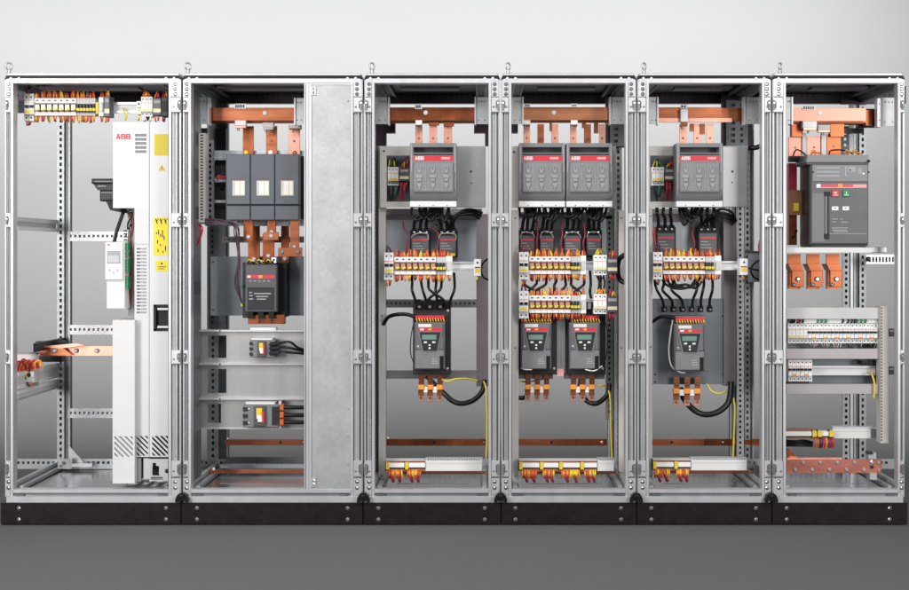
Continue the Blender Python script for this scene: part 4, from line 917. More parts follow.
for k in range(5): cable('bundled_cable', 'black cable slung in a shallow loop under the fuse switch, third cabinet', [(413+7*k,204,.24),(412+7.4*k,213+random.uniform(-1,2),.2),(417+7*k,219+random.uniform(-2,3),.185),(423+6*k,213+random.uniform(-2,2),.2),(424+6.4*k,204,.24)], 1.4, 'rubber', 'black cable loops under the fuse switch, third cabinet')
# ------------------------------------------------------------- fourth cabinet
post_bracket('galvanised bracket at the left end of the busbar, fourth cabinet', 511.6, 523.6, 97, 124, .18, 1)
post_bracket('galvanised bracket at the right end of the busbar, fourth cabinet', 609.6, 625.4, 97, 124, .18, -1)
busbar('bright copper busbar with a white bolt head, fourth cabinet', 523, 607.6, 107, 120, .24, 'copper_gold', (553.8, 112.4))
m = B('copper_dark').box(607.4, 107.6, 611, 124, .26, .30); single(m, 'busbar_end', 'dark copper end piece of the bright busbar, fourth cabinet', 'copper bar')
for (a, s_) in ((524, 'left'), (571, 'right')): tag_plate('small phase label at the %s above the busbar, fourth cabinet' % s_, a, a+6.4, 103.6, 107, .236, 3)
for (a, s_) in ((523.6, 'left'), (571, 'right')): clamp('white clamp under the busbar, %s of the two in the fourth cabinet' % s_, a, a+6.8, 120, 126, .22)
for i, (a, b) in enumerate(((523.4,530),(537.4,544),(551.4,558.4),(570,576.4),(584,591),(599,605))):
    dropper('%s copper strip entering the %s fuse switch from the busbar, fourth cabinet' % (['left','middle','right'][i%3], ['left','right'][i//3]), a, b, 124, 152, .27, 'copper_bright' if i%3 != 1 else 'copper')
for (a, b_, u_, s_) in ((549.6, 552, 131, 'right strip of the left'), (582, 586, 127.6, 'middle strip of the right'), (594, 598.4, 133, 'right strip of the right')): single(B('copper_dark').box(a, 122.4, b_, u_, .26, .28), 'copper_link', 'small dark copper link beside the %s fuse switch, fourth cabinet' % s_, 'copper bar')
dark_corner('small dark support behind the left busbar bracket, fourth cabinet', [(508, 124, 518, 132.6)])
m = B('shaded_roof_steel').box(606, 96, 628, 147, .46, .50).use('dark_zinc').holed(610, 100, 624, 146, .45, .453, slots(614, 618, 102, 144, 6, .5)); single(m, 'partition_sheet', 'dark perforated panel behind the right busbar bracket, fourth cabinet', 'panel')
mount_plate('pale plate behind the pair of fuse switches, fourth cabinet', 512, 616, 146, 208, .21, 'beige_duct', dots=[(514,152)])
fuse_switch('grey fuse switch with a red band, left of the pair in the fourth cabinet', 519, 565, 143, 200)
fuse_switch('grey fuse switch with a red band, right of the pair in the fourth cabinet', 566.4, 612.4, 143, 200)
m = B('mauve_steel').box(512, 212, 612, 219, .40, .43); single(m, 'cross_rail', 'mauve cross rail hidden behind the black cables, fourth cabinet', 'rail')
mount_plate('grey steel plate behind the row of four contactors, fourth cabinet', 512, 606, 219, 262, .34, 'blue_plate')
q = [(519, 535.4), (539, 554.6), (563.4, 582), (586, 602)]
for i, (a, b) in enumerate(q):
    nm = ['first', 'second', 'third', 'fourth'][i]
    contactor('dark contactor, %s from the left of four in the fourth cabinet' % nm, a, b, 230, 257, .24)
    w = b-a; c = (a+b)/2
    contactor_cables(w4, (a+w*.2, a+w*.5, a+w*.8), (c-5+2*(i<2), c+1+2*(i<2), c+6+3*(i<2)), .20, .26, 207, 231, ', %s from left' % nm)
    for k in range(3): cable('bundled_cable', 'black cable bowing sideways under the fuse switches, near the %s contactor, fourth cabinet' % nm, [(a-1+7*k+random.uniform(-2,2),204,.23),(a+1+7*k+random.uniform(-2,2),214+3*k,.17),(a+6+5*k,218+random.uniform(-2,3),.16),(a+11+4*k,213,.17),(a+13+4*k,204,.23)], 1.6, 'rubber', 'black cables under the fuse switches near the %s contactor, fourth cabinet' % nm)
    cable('grey_wire', 'thin grey wire arched over the %s contactor, fourth cabinet' % nm, [(a+1,238,.235),(a+3,233.4,.225),(c,231.6,.222),(b-3,233.6,.225),(b-1,238,.235)], .45, 'print_grey', cat='wire')
    cable('red_wire', 'dark red wire rising left of the %s contactor, fourth cabinet' % nm, [(a-2,222,.25),(a-1.4,234,.24),(a-2.6,243,.235),(a-1,254,.24)], .9, 'dark_red', cat='wire')
din_rail('white mounting rail of the upper control row, fourth cabinet', 520, 614, 265.5, .16, 9)
din_rail('white mounting rail of the lower control row, fourth cabinet', 520, 614, 304.5, .16, 9)
for (yc, pl) in ((265.5, ', upper row'), (304.5, ', lower row')):
    x, t, u = relay_row(w4, 519, yc, place=pl, w=5.95); end_block(w4, x, t, u, .10, 5.6, pl)
    r = mcb('white three-pole breaker with a wide yellow window on the %s control row, fourth cabinet' % pl[2:7], 593.6, 606.8, yc-10.5, yc+9.5, 3, .10, toggles=False, window='pale_yellow')
    wires(r, [595.5,598,600,602,605], yc-10.5, yc-16, .13, ['amber','yellow','orange','green'], .8); wires(r, [596,600,604], yc+9.5, yc+15, .13, ['black','charcoal'], .6)
    grey_relay('grey relay with yellow stripe at the right end of the %s control row, fourth cabinet' % pl[2:7], 607.4, 617.4, yc-8, yc+8, .105)
for k in range(3): cable('row_cable', 'straight black cable between the two three-pole breakers, fourth cabinet', [(598+2.8*k,276,.15),(598.6+2.7*k,284,.13),(597.6+2.8*k,294,.14)], 1.1, 'rubber', 'cables between the three-pole breakers of the fourth cabinet')
starter_cables(w4, (522, 536, 546, 556), (537, 527, 533, 554), .13, .15, 279, 297, ' on the left')
starter_cables(w4, (565, 571, 584, 590), (562, 582, 573, 591), .13, .15, 279, 298, ' on the right')
m = B('mid_grey').box(517, 312, 553, 379, .24, .27).box(564, 312, 605, 379, .24, .27).use('galvanised').box(553, 306, 565, 373, .20, .22).use('red_pink').box(556.6, 369, 563.6, 376, .19, .21); single(m, 'starter_plate', 'grey plates behind the two soft starters with a pale strip between them', 'plate')
soft_starter('grey soft starter with green display, left of the pair in the fourth cabinet', 521, 322.6)
soft_starter('grey soft starter with green display, right of the pair in the fourth cabinet', 569.6, 322.6)
starter_tabs(w4, (528, 537.4, 546.6), 374, 401, ' on the left'); starter_tabs(w4, (573.6, 583, 592), 374, 401, ' on the right')
cable('motor_cable', 'thick black cable curving up to the right from the copper strips, fourth cabinet', [(581,378,.26),(580.6,390,.25),(586,399.6,.22),(594,403.4,.2),(602,401,.21),(607.6,394,.22),(609.4,384,.24)], 2.7, 'rubber')
cable('motor_cable', 'short thick black cable end left of the copper strips, fourth cabinet', [(517,397.6,.24),(522,397.8,.24),(527,396.6,.245)], 2.4, 'rubber')
cable('earth_wire', 'yellow wire behind the left copper strips, fourth cabinet', [(517,381,.26),(527,382,.25),(541,380,.25),(550,377,.26)], .9, 'yellow', cat='wire')
cable('earth_wire', 'yellow wire right of the copper strips, fourth cabinet', [(595,384,.22),(600,386,.22),(606,385,.24)], .9, 'yellow', cat='wire')
cable('earth_wire', 'long yellow wire hanging beside the pale inner post, fourth cabinet', [(607,386,.24),(610.6,398,.2),(611,425,.2),(611.6,445,.2),(612,458,.2)], .85, 'yellow', cat='wire')
cable('thin_cable', 'thin black cable curving along the right flank of the right soft starter', [(603,316,.16),(607,330,.15),(607.6,348,.15),(605,361,.16)], .55, 'black')
cable('thin_cable', 'white wire under the left soft starter, fourth cabinet', [(521,368,.14),(525,370,.13),(532,369.6,.13)], .6, 'white_plastic', cat='wire')
cable('thin_cable', 'white wire under the right soft starter, fourth cabinet', [(585,369.6,.13),(594,371,.13),(602,366,.14)], .6, 'white_plastic', cat='wire')
strip_post('pale inner post along the left side of the fourth cabinet', 512, 518.6, 210, 486, .16)
strip_post('pale inner post along the right side of the fourth cabinet', 618.6, 624, 210, 486, .30)
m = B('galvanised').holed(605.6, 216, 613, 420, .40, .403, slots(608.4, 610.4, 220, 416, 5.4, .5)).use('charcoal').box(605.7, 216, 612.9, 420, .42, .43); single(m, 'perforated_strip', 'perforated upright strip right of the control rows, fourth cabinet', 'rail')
cable('coiled_cable', 'black cable bundle behind the right post at the upper control row, fourth cabinet', [(626,254,.14),(619,259,.16),(618,270,.16),(620,279,.16),(626,283,.15)], 2.6, 'rubber')
m = B('copper').box(512, 439, 575, 445.8, .45, .458).use('copper_dark').box(575, 439, 607, 445.8, .45, .458)
r = thing('earth_bar', 'bright copper bar with a black bolt, low at the back of the fourth cabinet', 'copper bar', 560, 446, .45); m.build('bar', parent=r); bolts(r, [(551.6,442.4,.45)], 1.4, 'black', .002); bolts(r, [(602,442.4,.45)], 1.6, 'copper_bright', .004)
earth_strip(w4, 519, 597, 614, 465.6, [(521.4,537),(543,554.4),(561,580),(584.6,596)], clamps=(519.2, 540, 559.4, 580.6))
# ------------------------------------------------------------- fifth cabinet
post_bracket('galvanised bracket at the left end of the busbar, fifth cabinet', 649, 658.6, 97, 124, .18, 1)
post_bracket('galvanised bracket at the right end of the busbar, fifth cabinet', 744, 762, 97, 124, .18, -1)
busbar('pinkish copper busbar with a white clamp over it, fifth cabinet', 658, 722, 107.2, 118, .24, 'copper')
m = B('copper').box(722, 108, 744, 121, .27, .30).use('copper_bright').box(658, 118, 732, 122, .236, .26); single(m, 'busbar_end', 'set-back copper end of the pinkish busbar, fifth cabinet', 'copper bar')
tag_plate('small phase label over the busbar, fifth cabinet', 680.4, 687.6, 104.4, 108.4, .228, 2)
clamp('white clamp over the busbar, fifth cabinet', 680.6, 688, 109, 126, .215)
for (a, b, s_) in ((679.6, 686.4, 'left'), (694, 700.4, 'middle'), (706.6, 713.6, 'right')): dropper('%s copper strip entering the top of the fuse switch, fifth cabinet' % s_, a, b, 124, 152, .27, 'copper_bright')
for (a, b_, u_, s_) in ((690, 694, 131, 'left'), (700.6, 705, 134, 'right')): single(B('copper_dark').box(a, 123.6, b_, u_, .26, .28), 'copper_link', 'dark copper link %s of the middle strip, fifth cabinet' % s_, 'copper bar')
m = B('shaded_roof_steel').box(722, 94, 752, 147, .47, .50).use('dark_zinc').holed(726, 100, 748, 146, .46, .463, slots(731, 735, 102, 144, 6, .5)+slots(740, 743, 102, 144, 6, .5)); single(m, 'partition_sheet', 'dark perforated panel behind the right end of the busbar, fifth cabinet', 'panel')
cable('bundled_cable', 'black cable bending into the right post below the busbar bracket, fifth cabinet', [(763,145,.2),(756,148,.22),(749,148.4,.24),(744,152,.3)], 2.6, 'rubber')
mount_plate('pale plate with an opening around the fuse switch, fifth cabinet', 649, 748, 146, 207.4, .21, 'beige_duct', [(650, 155.4, 676.6, 201.6)], [(700,150)])
m = B('galvanised').box(722.8, 146.6, 747, 206.8, .195, .2085, .001).use('charcoal').screw(732.4, 171.4, .195, 1.2, .001).screw(732, 182.4, .195, .8, .001); single(m, 'blank_plate', 'blank galvanised plate right of the fuse switch, fifth cabinet', 'plate')
m = B('slate_plate').box(648, 153, 678, 203, .30, .305); single(m, 'backing_plate', 'dark backing plate seen through the plate opening, fifth cabinet', 'plate')
cutout_pair(w5, 651.6, 664, .22)
fuse_switch('grey fuse switch with a red band, alone in the fifth cabinet', 676.6, 722.6, 143, 200)
m = B('mauve_steel').box(650, 213.6, 724, 222, .40, .43).use('white_paint').box(650, 208.8, 720, 213.6, .45, .455); single(m, 'cross_rail', 'mauve cross rail plus added white strip standing for the backdrop, fifth cabinet', 'rail')  # white box is no rail: added in place of the bright backdrop
mount_plate('bluish steel plate behind the two contactors, fifth cabinet', 650, 722, 222, 262, .34, 'blue_plate')
contactor('dark contactor, left of the two in the fifth cabinet', 656, 676, 227, 257, .24)
contactor('dark contactor, right of the two in the fifth cabinet', 698, 718.4, 227, 257, .24)
contactor_cables(w5, (658.6, 665, 671.6), (656.6, 664, 671), .20, .26, 207, 228, ' on the left')
contactor_cables(w5, (701, 707, 713.6), (703, 708, 714), .20, .26, 207, 228, ' on the right')
for k in range(4): cable('hanging_cable', 'black cable loop hanging under the fuse switch, fifth cabinet', [(679+1.5*k,204,.23-.015*k),(680+3.4*k,214,.20-.012*k),(684+3.6*k,[225,219,223,217][k],.18-.012*k),(690+2.6*k,215,.19-.012*k),(693+3.6*k,204,.22)], 1.5, 'rubber', 'black cable loops under the fuse switch, fifth cabinet')
for k in range(3): cable('bundled_cable', 'black cable arching right from the contactor to the mauve duct, fifth cabinet', [(711-4*k,226,.26),(713-3*k,215+k,.22),(721-k*2,209+k*3,.2),(731-k,212+k*3.4,.21),(736-2*k,221+k*1.5,.26)], 1.5, 'rubber', 'black cables arching right under the fuse switch, fifth cabinet')
for k in range(3): cable('row_cable', 'black cable sagging between control row and plate lugs, fifth cabinet', [(661+6*k,272,.17),(664+6*k,283+k,.16),(676+5*k,289-2*k,.15),(690+3*k,286+k,.155),(699+4*k,274,.17)], 1.35, 'rubber', 'sagging black cables below the control row, fifth cabinet')
for (a, nm) in ((654.6,'left'), (693.6,'right')): cable('red_wire', 'red wire rising beside the %s contactor, fifth cabinet' % nm, [(a,228,.25),(a-1,234,.24),(a+.6,242,.236),(a-.4,252,.24)], 1.0, 'dark_red' if nm == 'right' else 'red', cat='wire')
din_rail('white mounting rail of the control row, fifth cabinet', 654, 746, 265.5, .16, 9)
x, t, u = relay_row(w5, 653, 265.5); end_block(w5, x, t, u, .10)
narrow_terminal('small white terminal at the right end of the control row, fifth cabinet', 740, 748, 258.6, 275, .11)
mount_plate('large dark grey plate behind the soft starter, fifth cabinet', 652.6, 725.6, 298.6, 384.4, .27, 'slate_plate', dots=[(655,374.6),(655,382),(723.6,382),(723,374.6),(722.6,316)])
starter_cables(w5, (655, 663, 672, 697, 703, 712), (664, 672.6, 683, 692, 701, 709.6), .13, .19, 281, 308)
soft_starter('grey soft starter with green display, alone in the fifth cabinet', 674.6, 324, .13, 'mid_grey', True)
for k in range(6): B('black').cyl(P(664+9.1*k,306,.175), P(664+9.1*k,311.6,.18), 3.0*S(.18), 10).use('groove_steel').screw(664.4+9.1*k, 309.6, .172, 1.5, .016).build('cable_lug', parent=[o for o in SC.objects if o.name.startswith('soft_starter') and 'fifth' in (o.get('label') or '')][0])
cable('feed_cable', 'black cable bending left from the terminal strip of the soft starter, fifth cabinet', [(675,318,.16),(668,316.6,.16),(659,317,.17),(652,322,.2)], 1.9, 'rubber')
cable('thin_cable', 'pale grey cable bowing along the left flank of the soft starter, fifth cabinet', [(672.6,320,.16),(670,338,.15),(669,352,.15),(672,366,.15),(680,372,.15),(685,372.6,.16)], .8, 'pale_grey')
starter_tabs(w5, (676.6, 687.4, 697.6), 377, 406)
cable('motor_cable', 'thick black cable curving from the copper strips up to the mauve duct, fifth cabinet', [(680,388,.26),(684,399,.24),(694,410,.22),(706,414.4,.2),(719,412,.2),(728,403,.21),(731,390,.23),(731,382,.25)], 3.2, 'rubber')
cable('earth_wire', 'yellow wire dipping right of the copper strips, fifth cabinet', [(707,384,.25),(712,391,.23),(720,393,.23),(727,391,.25)], .9, 'yellow', cat='wire')
cable('earth_wire', 'long yellow wire hanging from the mauve duct, fifth cabinet', [(733.6,398,.22),(735,410,.2),(734,440,.2),(733,458,.2)], .95, 'yellow', cat='wire')
duct('mauve vertical duct right of the soft starter, fifth cabinet', 723.6, 736, 214, 386, .26, 'mauve_steel', slot=False)
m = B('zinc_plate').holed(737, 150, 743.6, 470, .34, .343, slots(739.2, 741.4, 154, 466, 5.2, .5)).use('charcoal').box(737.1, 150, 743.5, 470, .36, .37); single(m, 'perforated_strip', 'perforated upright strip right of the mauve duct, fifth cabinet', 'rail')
m = B('slate_plate').box(748, 252, 764, 282, .42, .43).use('charcoal').box(746, 251, 764, 253, .41, .44); single(m, 'side_bracket', 'dark plate behind the black cable loop, fifth cabinet', 'plate')
cable('coiled_cable', 'black cable loop beside the right post, fifth cabinet', [(763,259,.14),(755,263,.13),(751,270,.12),(754,277,.13),(763,281,.14)], 1.1, 'rubber')
cable('coiled_cable', 'short black cable running into the right post, fifth cabinet', [(748,268,.14),(754,270,.13),(763,271,.13)], 1.0, 'rubber')
cable('red_wire', 'short red wire at the right post above the cable loop, fifth cabinet', [(760,240,.12),(759,248,.12),(762,256,.13)], 1.0, 'dark_red', cat='wire')
m = B('copper').box(650, 439, 704, 445.8, .45, .458).use('copper_dark').box(704, 439, 733, 445.8, .45, .458).use('copper').box(752, 439, 764, 445.8, .45, .458).use('copper_dark').box(732, 440, 753, 445, .459, .464)
r = thing('earth_bar', 'copper bar with a black bolt, low at the back of the fifth cabinet', 'copper bar', 700, 446, .45); m.build('bar', parent=r); bolts(r, [(671.6,442.4,.45)], 1.4, 'black', .002); bolts(r, [(723,442.4,.45)], 1.2, 'chrome', .004)
earth_strip(w5, 653, 690.6, 747, 465, [(654.4,670),(676,689)], clamps=(653.2, 674.4))
strip_post('pale slim inner post along the left side of the fifth cabinet', 649, 652.4, 208, 486, .16)
# ------------------------------------------------------------- rightmost cabinet
post_bracket('narrow pale bracket at the left end of the busbar, rightmost cabinet', 786, 793, 97, 124, .14, 1)
r = post_bracket('galvanised bracket with a pale flange at the right end of the busbar, rightmost cabinet', 880, 897.6, 97.6, 126, .16, -1)
m = B('frame_steel').box(877.4, 98, 881, 127, .12, .16, .001); m.use('charcoal').screw(879.4, 104, .12, .6, .001).screw(879.4, 120, .12, .6, .001); single(m, 'bracket_flange', 'pale narrow flange in front of the right busbar bracket, rightmost cabinet', 'bracket')
r = busbar('heavy pink copper busbar, rightmost cabinet', 792, 866, 108, 121, .16, 'copper_pink', (820, 113), .12)
m = B('copper_dark').box(866, 108.6, 877.4, 122, .24, .28).box(866, 110, 872, 125, .19, .22); single(m, 'busbar_end', 'dark copper pieces at the right end of the heavy busbar, rightmost cabinet', 'copper bar')
m = B('charcoal').box(858, 120, 878, 127, .26, .30).box(846, 128, 864, 133, .30, .33); single(m, 'busbar_support', 'black support under the right end of the heavy busbar, rightmost cabinet', 'bracket')
tag_plate('white phase label above the heavy busbar, rightmost cabinet', 802.6, 815.6, 105.4, 110, .155, 5)
clamp('pale pink clamp under the heavy busbar, rightmost cabinet', 803, 817, 121, 130, .15, 'white_plastic', 'copper_bright')
clamp('tan clamp under the heavy busbar, rightmost cabinet', 818, 830.4, 124.6, 132, .17, 'beige_duct', 'copper_bright')
for (a, b_, s_) in ((830.6, 844, 'right'), (792, 803, 'left')): single(B('copper_dark').box(a, 124, b_, 136.4, .20, .24), 'copper_link', 'dark copper block under the heavy busbar, %s of the two clamps' % s_, 'copper bar')
for (a, b, t, mt, s_) in ((788.6, 802, 137, 'copper_pink', 'left'), (807, 821, 136.6, 'copper_pink', 'middle'), (827, 841, 134, 'copper_dark', 'right')):
    dropper('wide %s copper plate above the large air breaker' % s_, a, b, t, 158, .22, mt)
for (a, b, s_) in ((802.4, 806.6, 'left and middle'), (821.6, 826, 'middle and right')): single(B('white_paint').box(a, 133, b, 155, .21, .23), 'phase_barrier', 'white barrier between the %s wide copper plates, rightmost cabinet' % s_, 'barrier')
m = B('shaded_roof_steel').box(841, 100, 868, 104, .53, .55).use('dark_zinc').holed(841, 126, 849, 156, .44, .443, slots(844, 846.4, 130, 154, 6, .5)).use('zinc_plate').box(849.4, 104, 853.4, 160, .47, .48); single(m, 'perforated_strip', 'perforated strip behind the busbar at the back post, rightmost cabinet', 'rail')
# large air breaker
r = thing('air_breaker', 'large grey air breaker with red and green push buttons', 'breaker', 840, 246, .07)
m = B('device_grey').box(811, 164, 868.6, 244, .07, .10, .004).use('charcoal').box(811.4, 163, 868, 246, .10, .30, .002)
m.use('mid_grey').prism([(807.6,154.6),(868.4,154.6),(869,162),(806.4,162)], .06, .26).use('device_grey').box(806.8, 162, 869, 164.2, .075, .26)
m.use('black').box(790, 156, 808, 161.6, .20, .24).screw(868.6, 161, .058, 1.4, .01)
m.use('charcoal').box(812, 243.6, 866, 247, .09, .28)
m.build('housing', parent=r)
m = B('mid_grey').box(812.4, 164.6, 868, 181.6, .064, .072, .002).use('emboss_grey')
for k in range(3): m.box(816.4, 167+4*k, 839.4, 168.4+4*k, .0632, .066)
m.box(845, 166, 846.6, 176, .0632, .066).use('print_grey').box(848, 166.6, 856, 172, .0632, .066).box(858, 168, 862, 174, .0632, .066).use('black').screw(813, 172, .064, .9, .003).screw(850, 170, .063, .8, .002).screw(868.6, 172, .064, .9, .003).use('white_plastic').screw(863.6, 173.6, .064, 1.2, .003)
m.build('trip_unit', parent=r)
m = B('red').box(820.6, 184, 853, 186.8, .067, .072).use('red_pink').box(853, 184.2, 866.6, 187.8, .067, .072).use('white_plastic').box(816.4, 184, 820.6, 187.4, .067, .072).use('amber').box(838, 183.6, 842.6, 187, .0662, .068).use('red_pink').box(816.4, 187, 853, 188, .0672, .072).build('red_band', parent=r)
m = B('starter_grey').box(812, 193, 825.4, 242, .0685, .072, .001).use('charcoal').box(827, 194, 829.4, 236, .0685, .072).use('black').box(824.4, 191.6, 830.4, 196, .064, .074, .001).box(824.4, 233.6, 829.4, 239, .064, .074, .001).use('mid_grey').box(825.4, 196, 827, 234, .060, .072, .001).build('charging_handle', parent=r)
B('red').box(832, 190, 839.2, 196.8, .062, .072, .002).use('white_plastic').box(834, 192, 836.6, 193.2, .0612, .063).box(833.4, 194.6, 838, 195.2, .0612, .063).build('push_button', parent=r)
B('green').box(843, 190, 850, 196.8, .062, .072, .002).use('white_plastic').box(846, 191.6, 846.8, 193.8, .0612, .063).box(844.4, 194.6, 848.8, 195.2, .0612, .063).build('push_button', parent=r)
for a in (832, 842.6): B('white_plastic').box(a, 206.4, a+6.4, 210.2, .0685, .071).use('charcoal').box(a+2.4, 207.8, a+4, 208.6, .0678, .07).build('indicator', parent=r)
m = B('print_grey')
for (a, b, y) in ((832,838,218.6),(840,843,218.6),(832,836,221.4),(841,848,221.6),(832,848,227.4),(832,847,229.6),(834,848,231.2)): m.box(a, y, b, y+.9, .0692, .071)
m.box(828, 233.4, 866, 234, .0692, .071).build('print', parent=r)
m = B('dark_red').box(789, 163, 797, 200, .29, .33).use('copper_dark').box(789, 200, 797, 245, .29, .33).use('brown_wire').box(789, 190, 806, 215, .27, .29).use('yellow').box(794, 203, 799, 211, .262, .27).use('black').screw(796, 231, .27, 1.6, .01).screw(793, 237, .28, 1.4, .01)
single(m, 'terminal_block', 'rust-brown terminal block at the left flank of the large air breaker', 'terminal')
for k, (a, b) in enumerate(((793,800),(810,816),(829,847),(846,856))):
    cable('control_wire', ['black wire arching over the left copper plate', 'orange wire end before the middle copper plate', 'black wire across the top of the air breaker', 'orange wire at the right top of the air breaker'][k]+', rightmost cabinet', [(a,156,.14),(a+2,150.6+k%2*2,.12),((a+b)/2+2,149.6+k%2*3,.11),(b+4,153,.12),(b+6,156,.14)], .8, ['black','orange','black','amber'][k], cat='wire')
for a, b in ((811.6,815), (846,849), (853,856.4)):
    cable('orange_wire', 'short orange wire loop on top of the large air breaker', [(a,156,.12),(a+.6,150.6,.10),(b-.6,150.6,.10),(b,156,.12)], .8, 'amber', 'short orange wire loops on the large air breaker', 'wire')
m = B('white_paint').box(786, 247.4, 872, 253, .05, .30, .002).use('frame_steel').box(866, 247, 887, 252.6, .16, .30, .002); single(m, 'support_tray', 'white support tray under the large air breaker', 'tray')
for (a, s_) in ((788, 'left'), (807, 'middle'), (826.4, 'right')):
    rr = thing('copper_terminal', '%s copper terminal with a bolt hanging below the white tray' % s_, 'copper bar', a+7, 289, .12)
    m = B('copper_dark').box(a, 254, a+12.6, 289, .22, .235).prism([(a+.4,264),(a+13.4,264),(a+15.6,270.6),(a+3.6,270.6)], .13, .22); m.use('copper_dark').box(a+3.8, 270.4, a+15.8, 287, .12, .135, .002).build('strip', parent=rr)
    bolts(rr, [(a+10,279,.12)], 2.6, 'chrome', .012); bolts(rr, [(a+5.6,284.6,.12)], 2.2, 'groove_steel', .012)
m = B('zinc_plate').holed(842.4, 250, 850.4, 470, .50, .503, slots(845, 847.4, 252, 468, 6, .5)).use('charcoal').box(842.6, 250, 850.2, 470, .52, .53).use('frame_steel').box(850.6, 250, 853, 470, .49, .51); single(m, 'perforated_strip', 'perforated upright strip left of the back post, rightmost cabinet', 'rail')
m = B('frame_steel').holed(866, 254.4, 899, 264, .40, .403, [(869+3.3*k, 257, 870.7+3.3*k, 262) for k in range(9)]).use('charcoal').box(866.2, 254.6, 898.8, 263.8, .41, .415).screw(868, 259, .39, 2.4, .012); single(m, 'cross_rail', 'short perforated rail right of the white tray, rightmost cabinet', 'rail')
# distribution frame
fr = thing('distribution_frame', 'lilac-grey frame of horizontal plates around the breaker rows', 'frame', 835, 443, .10)
for (t, u, mt) in ((307.6, 319, 'pale_grey'), (348.6, 359, 'lilac_steel'), (384, 394, 'lilac_steel')):
    B(mt).box(786.2, t, 882, u, .10, .104, .001).build('plate', parent=fr)
m = B('slate_plate').box(787, 319, 882, 348.6, .21, .215).box(787, 359, 830, 384, .21, .215).box(830, 359, 884, 366, .21, .215).box(830, 375, 884, 384, .21, .215).use('charcoal').box(879.6, 319, 882, 348.6, .12, .2).box(878, 359, 881.6, 384, .13, .2)
m.build('back_plate', parent=fr)
duct('pale slotted upright duct right of the breaker rows, rightmost cabinet', 880.6, 888.8, 306, 443.4, .08, slot=True, edge=-1)
for y in (329, 367): single(B('charcoal').box(889, y, 895, y+7.6, .14, .18, .002).use('mid_grey').box(889.6, y+1, 894, y+3, .138, .142), 'clip', 'black clip at the right of the slotted duct, beside the %s breaker row' % ('upper' if y < 340 else 'lower'), 'clip')
m = B('white_paint').box(790, 318.6, 877.6, 323, .114, .118); ls = thing('marker_strip', 'white marker strip with black and green wire ends above the upper breaker row', 'marker strip', 834, 323, .114); m.build('strip', parent=ls)
for (x0, n, mt, dx) in ((790,3,'black',1.8),(797,2,'dark_red',2),(802,1,'charcoal',2),(817,3,'green',4),(842,2,'black',5.4),(851,2,'charcoal',3),(856.6,3,'green',4)):
    for k in range(n): B(mt).tube([P(x0+dx*k, 323, .112),P(x0+dx*k+1.4, 320.6, .106),P(x0+dx*k+.2, 318.6, .114)], .85*S(.1), 6, 3).build('wire', parent=ls)
din_rail('white rail carrying the lower breaker row, rightmost cabinet', 788, 880, 370.6, .16, 9.6)
din_rail('mounting rail hidden behind the upper breaker row, rightmost cabinet', 788, 879, 331, .17, 9)
mcb('wide white residual breaker with a yellow window at the left end of the upper row', 788, 807.8, 323, 343.4, 5, .10, toggles=False, window='pale_yellow')
p = None
for k in range(6):
    lb = 'white three-pole breaker with black toggles, upper row, %s after the wide one' % ['first','second','third','fourth','fifth','sixth'][k]
    r = mcb(lb, 808+11.65*k, 808+11.65*(k+1)-.1, 323, 343.4, 3, .10, 'three-pole breakers of the rightmost cabinet', window=None)
    B('amber').box(808+11.65*k+4.2, 337, 808+11.65*k+7.6, 338.8, .0988, .101).build('marker', parent=r)
    wires(r, [808+11.65*k+2+2.6*i for i in range(4)], 343.4, 348, .125, ['charcoal','slate_blue','black','print_grey'] if k > 2 else ['red_pink','print_grey','pale_grey'], .4)
for k in range(2):
    r = mcb('white three-pole breaker with black toggles, %s of the two in the lower row' % ['left','right'][k], 788.4+12*k, 788.4+12*k+11.9, 359.6, 381.6, 3, .10, 'three-pole breakers of the rightmost cabinet', window=None)
    B('amber').box(788.4+12*k+4.2, 374, 788.4+12*k+7.8, 376, .0988, .101).build('marker', parent=r)
    wires(r, [788.4+12*k+2+3*i for i in range(3)], 359.6, 357, .125, ['charcoal','green'], .3)
single(B('charcoal').box(788, 382, 809, 384.4, .12, .16), 'terminal_comb', 'black comb under the lower breaker row, rightmost cabinet', 'terminal'); single(B('black').box(861.6, 360.6, 868.4, 365, .13, .2).use('charcoal').box(862.4, 361.4, 867.6, 362.4, .128, .132), 'terminal_block', 'black block above the bare lower rail, rightmost cabinet', 'terminal')
cable('earth_wire', 'yellow wire bent down from the lower rail end, rightmost cabinet', [(867,372.6,.15),(871,373,.12),(873.4,378,.09),(875,387,.085),(873.6,398,.09)], .95, 'yellow', cat='wire')
r = thing('terminal_strip', 'short terminal strip with yellow clamps and red wires above the bolted copper bar', 'terminal strip', 815, 438, .14)
m = B('white_plastic').box(786, 431.6, 833, 436, .14, .18).use('brown_wire').box(786, 429, 816, 431.6, .145, .18).box(786, 437.4, 834, 439, .145, .18).use('charcoal').box(786, 436, 833, 437.4, .144, .18); m.build('terminal_body', parent=r)
for c in (812.6, 818, 829.6): B('yellow').box(c, 431, c+4.2, 437, .132, .16, .001).use('black').box(c-.8, 430, c, 438, .138, .16).build('end_clamp', parent=r)
for k in range(9):
    x = 815+2.2*k; B(random.choice(['dark_red','red','orange','amber','purple_wire'])).tube([P(x,437.5,.15),P(x+1,442,.13),P(x+.4*random.uniform(-1,3),447.6,.15)], .9*S(.14), 6, 3).build('wire', parent=r)
m = B('white_paint').box(833, 428.6, 877, 438.6, .16, .18, .001).use('frame_steel').box(833, 427, 874, 428.6, .158, .2).use('pale_grey').box(833, 431, 877, 431.8, .1592, .162).use('groove_steel').box(871, 429, 878, 438, .155, .165); single(m, 'mounting_rail', 'bare white rail above the bolted copper bar, rightmost cabinet', 'rail')
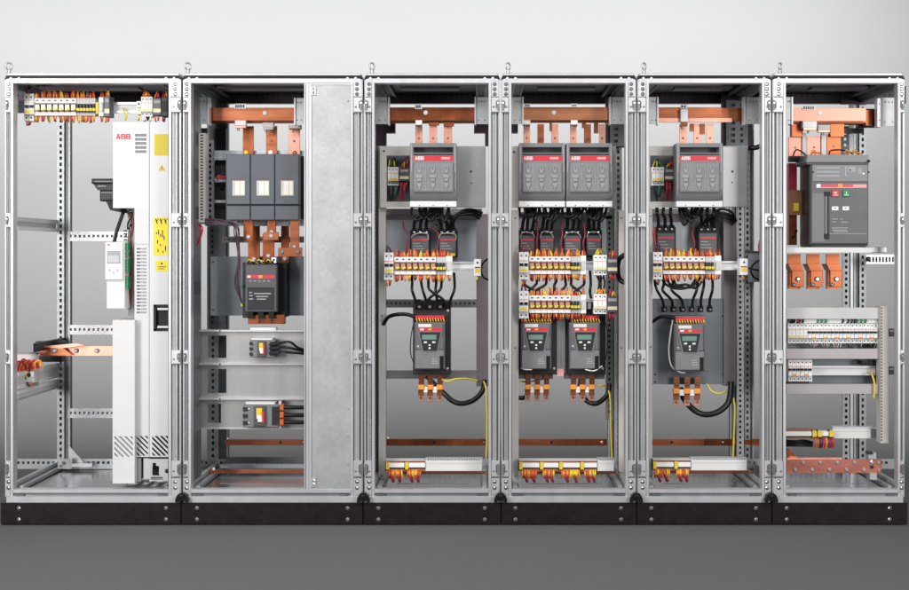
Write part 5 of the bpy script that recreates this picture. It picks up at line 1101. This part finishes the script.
for k in range(3): cable('bundled_cable', 'black ribbed cable running left below the short terminal strip, rightmost cabinet', [(785,441+2.2*k,.2),(795,442+1.8*k,.19),(804,441+2.2*k,.19),(813,443+1.3*k,.18)], 1.5, 'rubber', 'black ribbed cables below the short terminal strip')
r = thing('earth_bar', 'broad copper bar with staggered bolts above the floor, rightmost cabinet', 'copper bar', 834, 473, .10)
B('copper_pink').box(784, 459.6, 881.6, 473.2, .10, .11, .001).use('copper_bright').box(787, 458, 842, 459.8, .112, .13).build('bar', parent=r)
for k in range(5):
    B('pink_steel').screw(803+17.2*k, 462.4, .10, 1.9, .010).build('bolt', parent=r); B('pink_steel').screw(795+17.2*k, 469.6, .10, 1.9, .010).build('bolt', parent=r)
bolts(r, [(878.6,462.4,.10),(878.6,469.8,.10)], 1.5, h=.01)
m = B('copper').prism([(786,450),(790,450),(797,456.6),(797,459),(790,459)], .13, .16); single(m, 'copper_link', 'small bent copper link joining the broad copper bar at the left', 'copper bar')
m = B('zinc_plate').box(868.6, 453, 876.4, 459.4, .09, .14, .001).box(870, 473.4, 877, 480, .09, .14, .001).use('charcoal').box(868, 452, 873, 454.6, .085, .12).screw(871.8, 467, .098, 1.8, .006).use('chrome').screw(872, 462, .098, 2, .006); single(m, 'bar_holder', 'small steel holder at the right end of the broad copper bar', 'bracket')
# =============================================================== camera, lamps, world
cam = bpy.data.cameras.new('camera'); co = bpy.data.objects.new('camera', cam); COL.objects.link(co); SC.camera = co
co.location = (0, -F, ZC); co.rotation_euler = (math.pi/2, 0, 0)
cam.sensor_width = 36; cam.lens = 36*F*K/909; cam.shift_x = (454.5-CX)/909; cam.shift_y = -(295-CY)/909; cam.clip_end = 100
def area(name, loc, target, sx, sy, power, col=(1,1,1), spread=180):
    l = bpy.data.lights.new(name, 'AREA'); l.shape = 'RECTANGLE'; l.size = sx; l.size_y = sy; l.energy = power; l.color = col; l.spread = math.radians(spread)
    o = bpy.data.objects.new(name, l); COL.objects.link(o); o.location = loc
    o.rotation_euler = (Vector(target)-Vector(loc)).to_track_quat('-Z', 'Y').to_euler(); return o
area('softbox', (-3.7, -4.2, 2.1), (-.3, .1, 1.25), 1.6, 2.8, 100, (1, .985, .97), 130)
area('softbox', (3.6, -4.4, 2.1), (.1, .1, 1.25), 1.6, 2.8, 78, (1, .985, .97), 130)
area('softbox', (-.6, -3.4, 4.0), (-.5, .0, 1.0), 5.0, 1.4, 72, (1, .985, .98), 130)  # overhead fill, added to brighten the metal and the floor near the plinth
area('backdrop_lamp', (-1.0, .75, 4.1), (-1.0, 3.2, 2.35), 9.0, .8, 405, (1, 1, 1), 92)
W = bpy.data.worlds.new('World'); SC.world = W; W.use_nodes = True
bg = W.node_tree.nodes['Background']; bg.inputs['Color'].default_value = (.95, .97, 1, 1); bg.inputs['Strength'].default_value = .17
SC.view_settings.view_transform = 'Standard'; SC.view_settings.look = 'None'; SC.view_settings.exposure = 0; SC.view_settings.gamma = 1
SC.render.engine = 'CYCLES'; SC.cycles.max_bounces = 8; SC.cycles.use_denoising = True
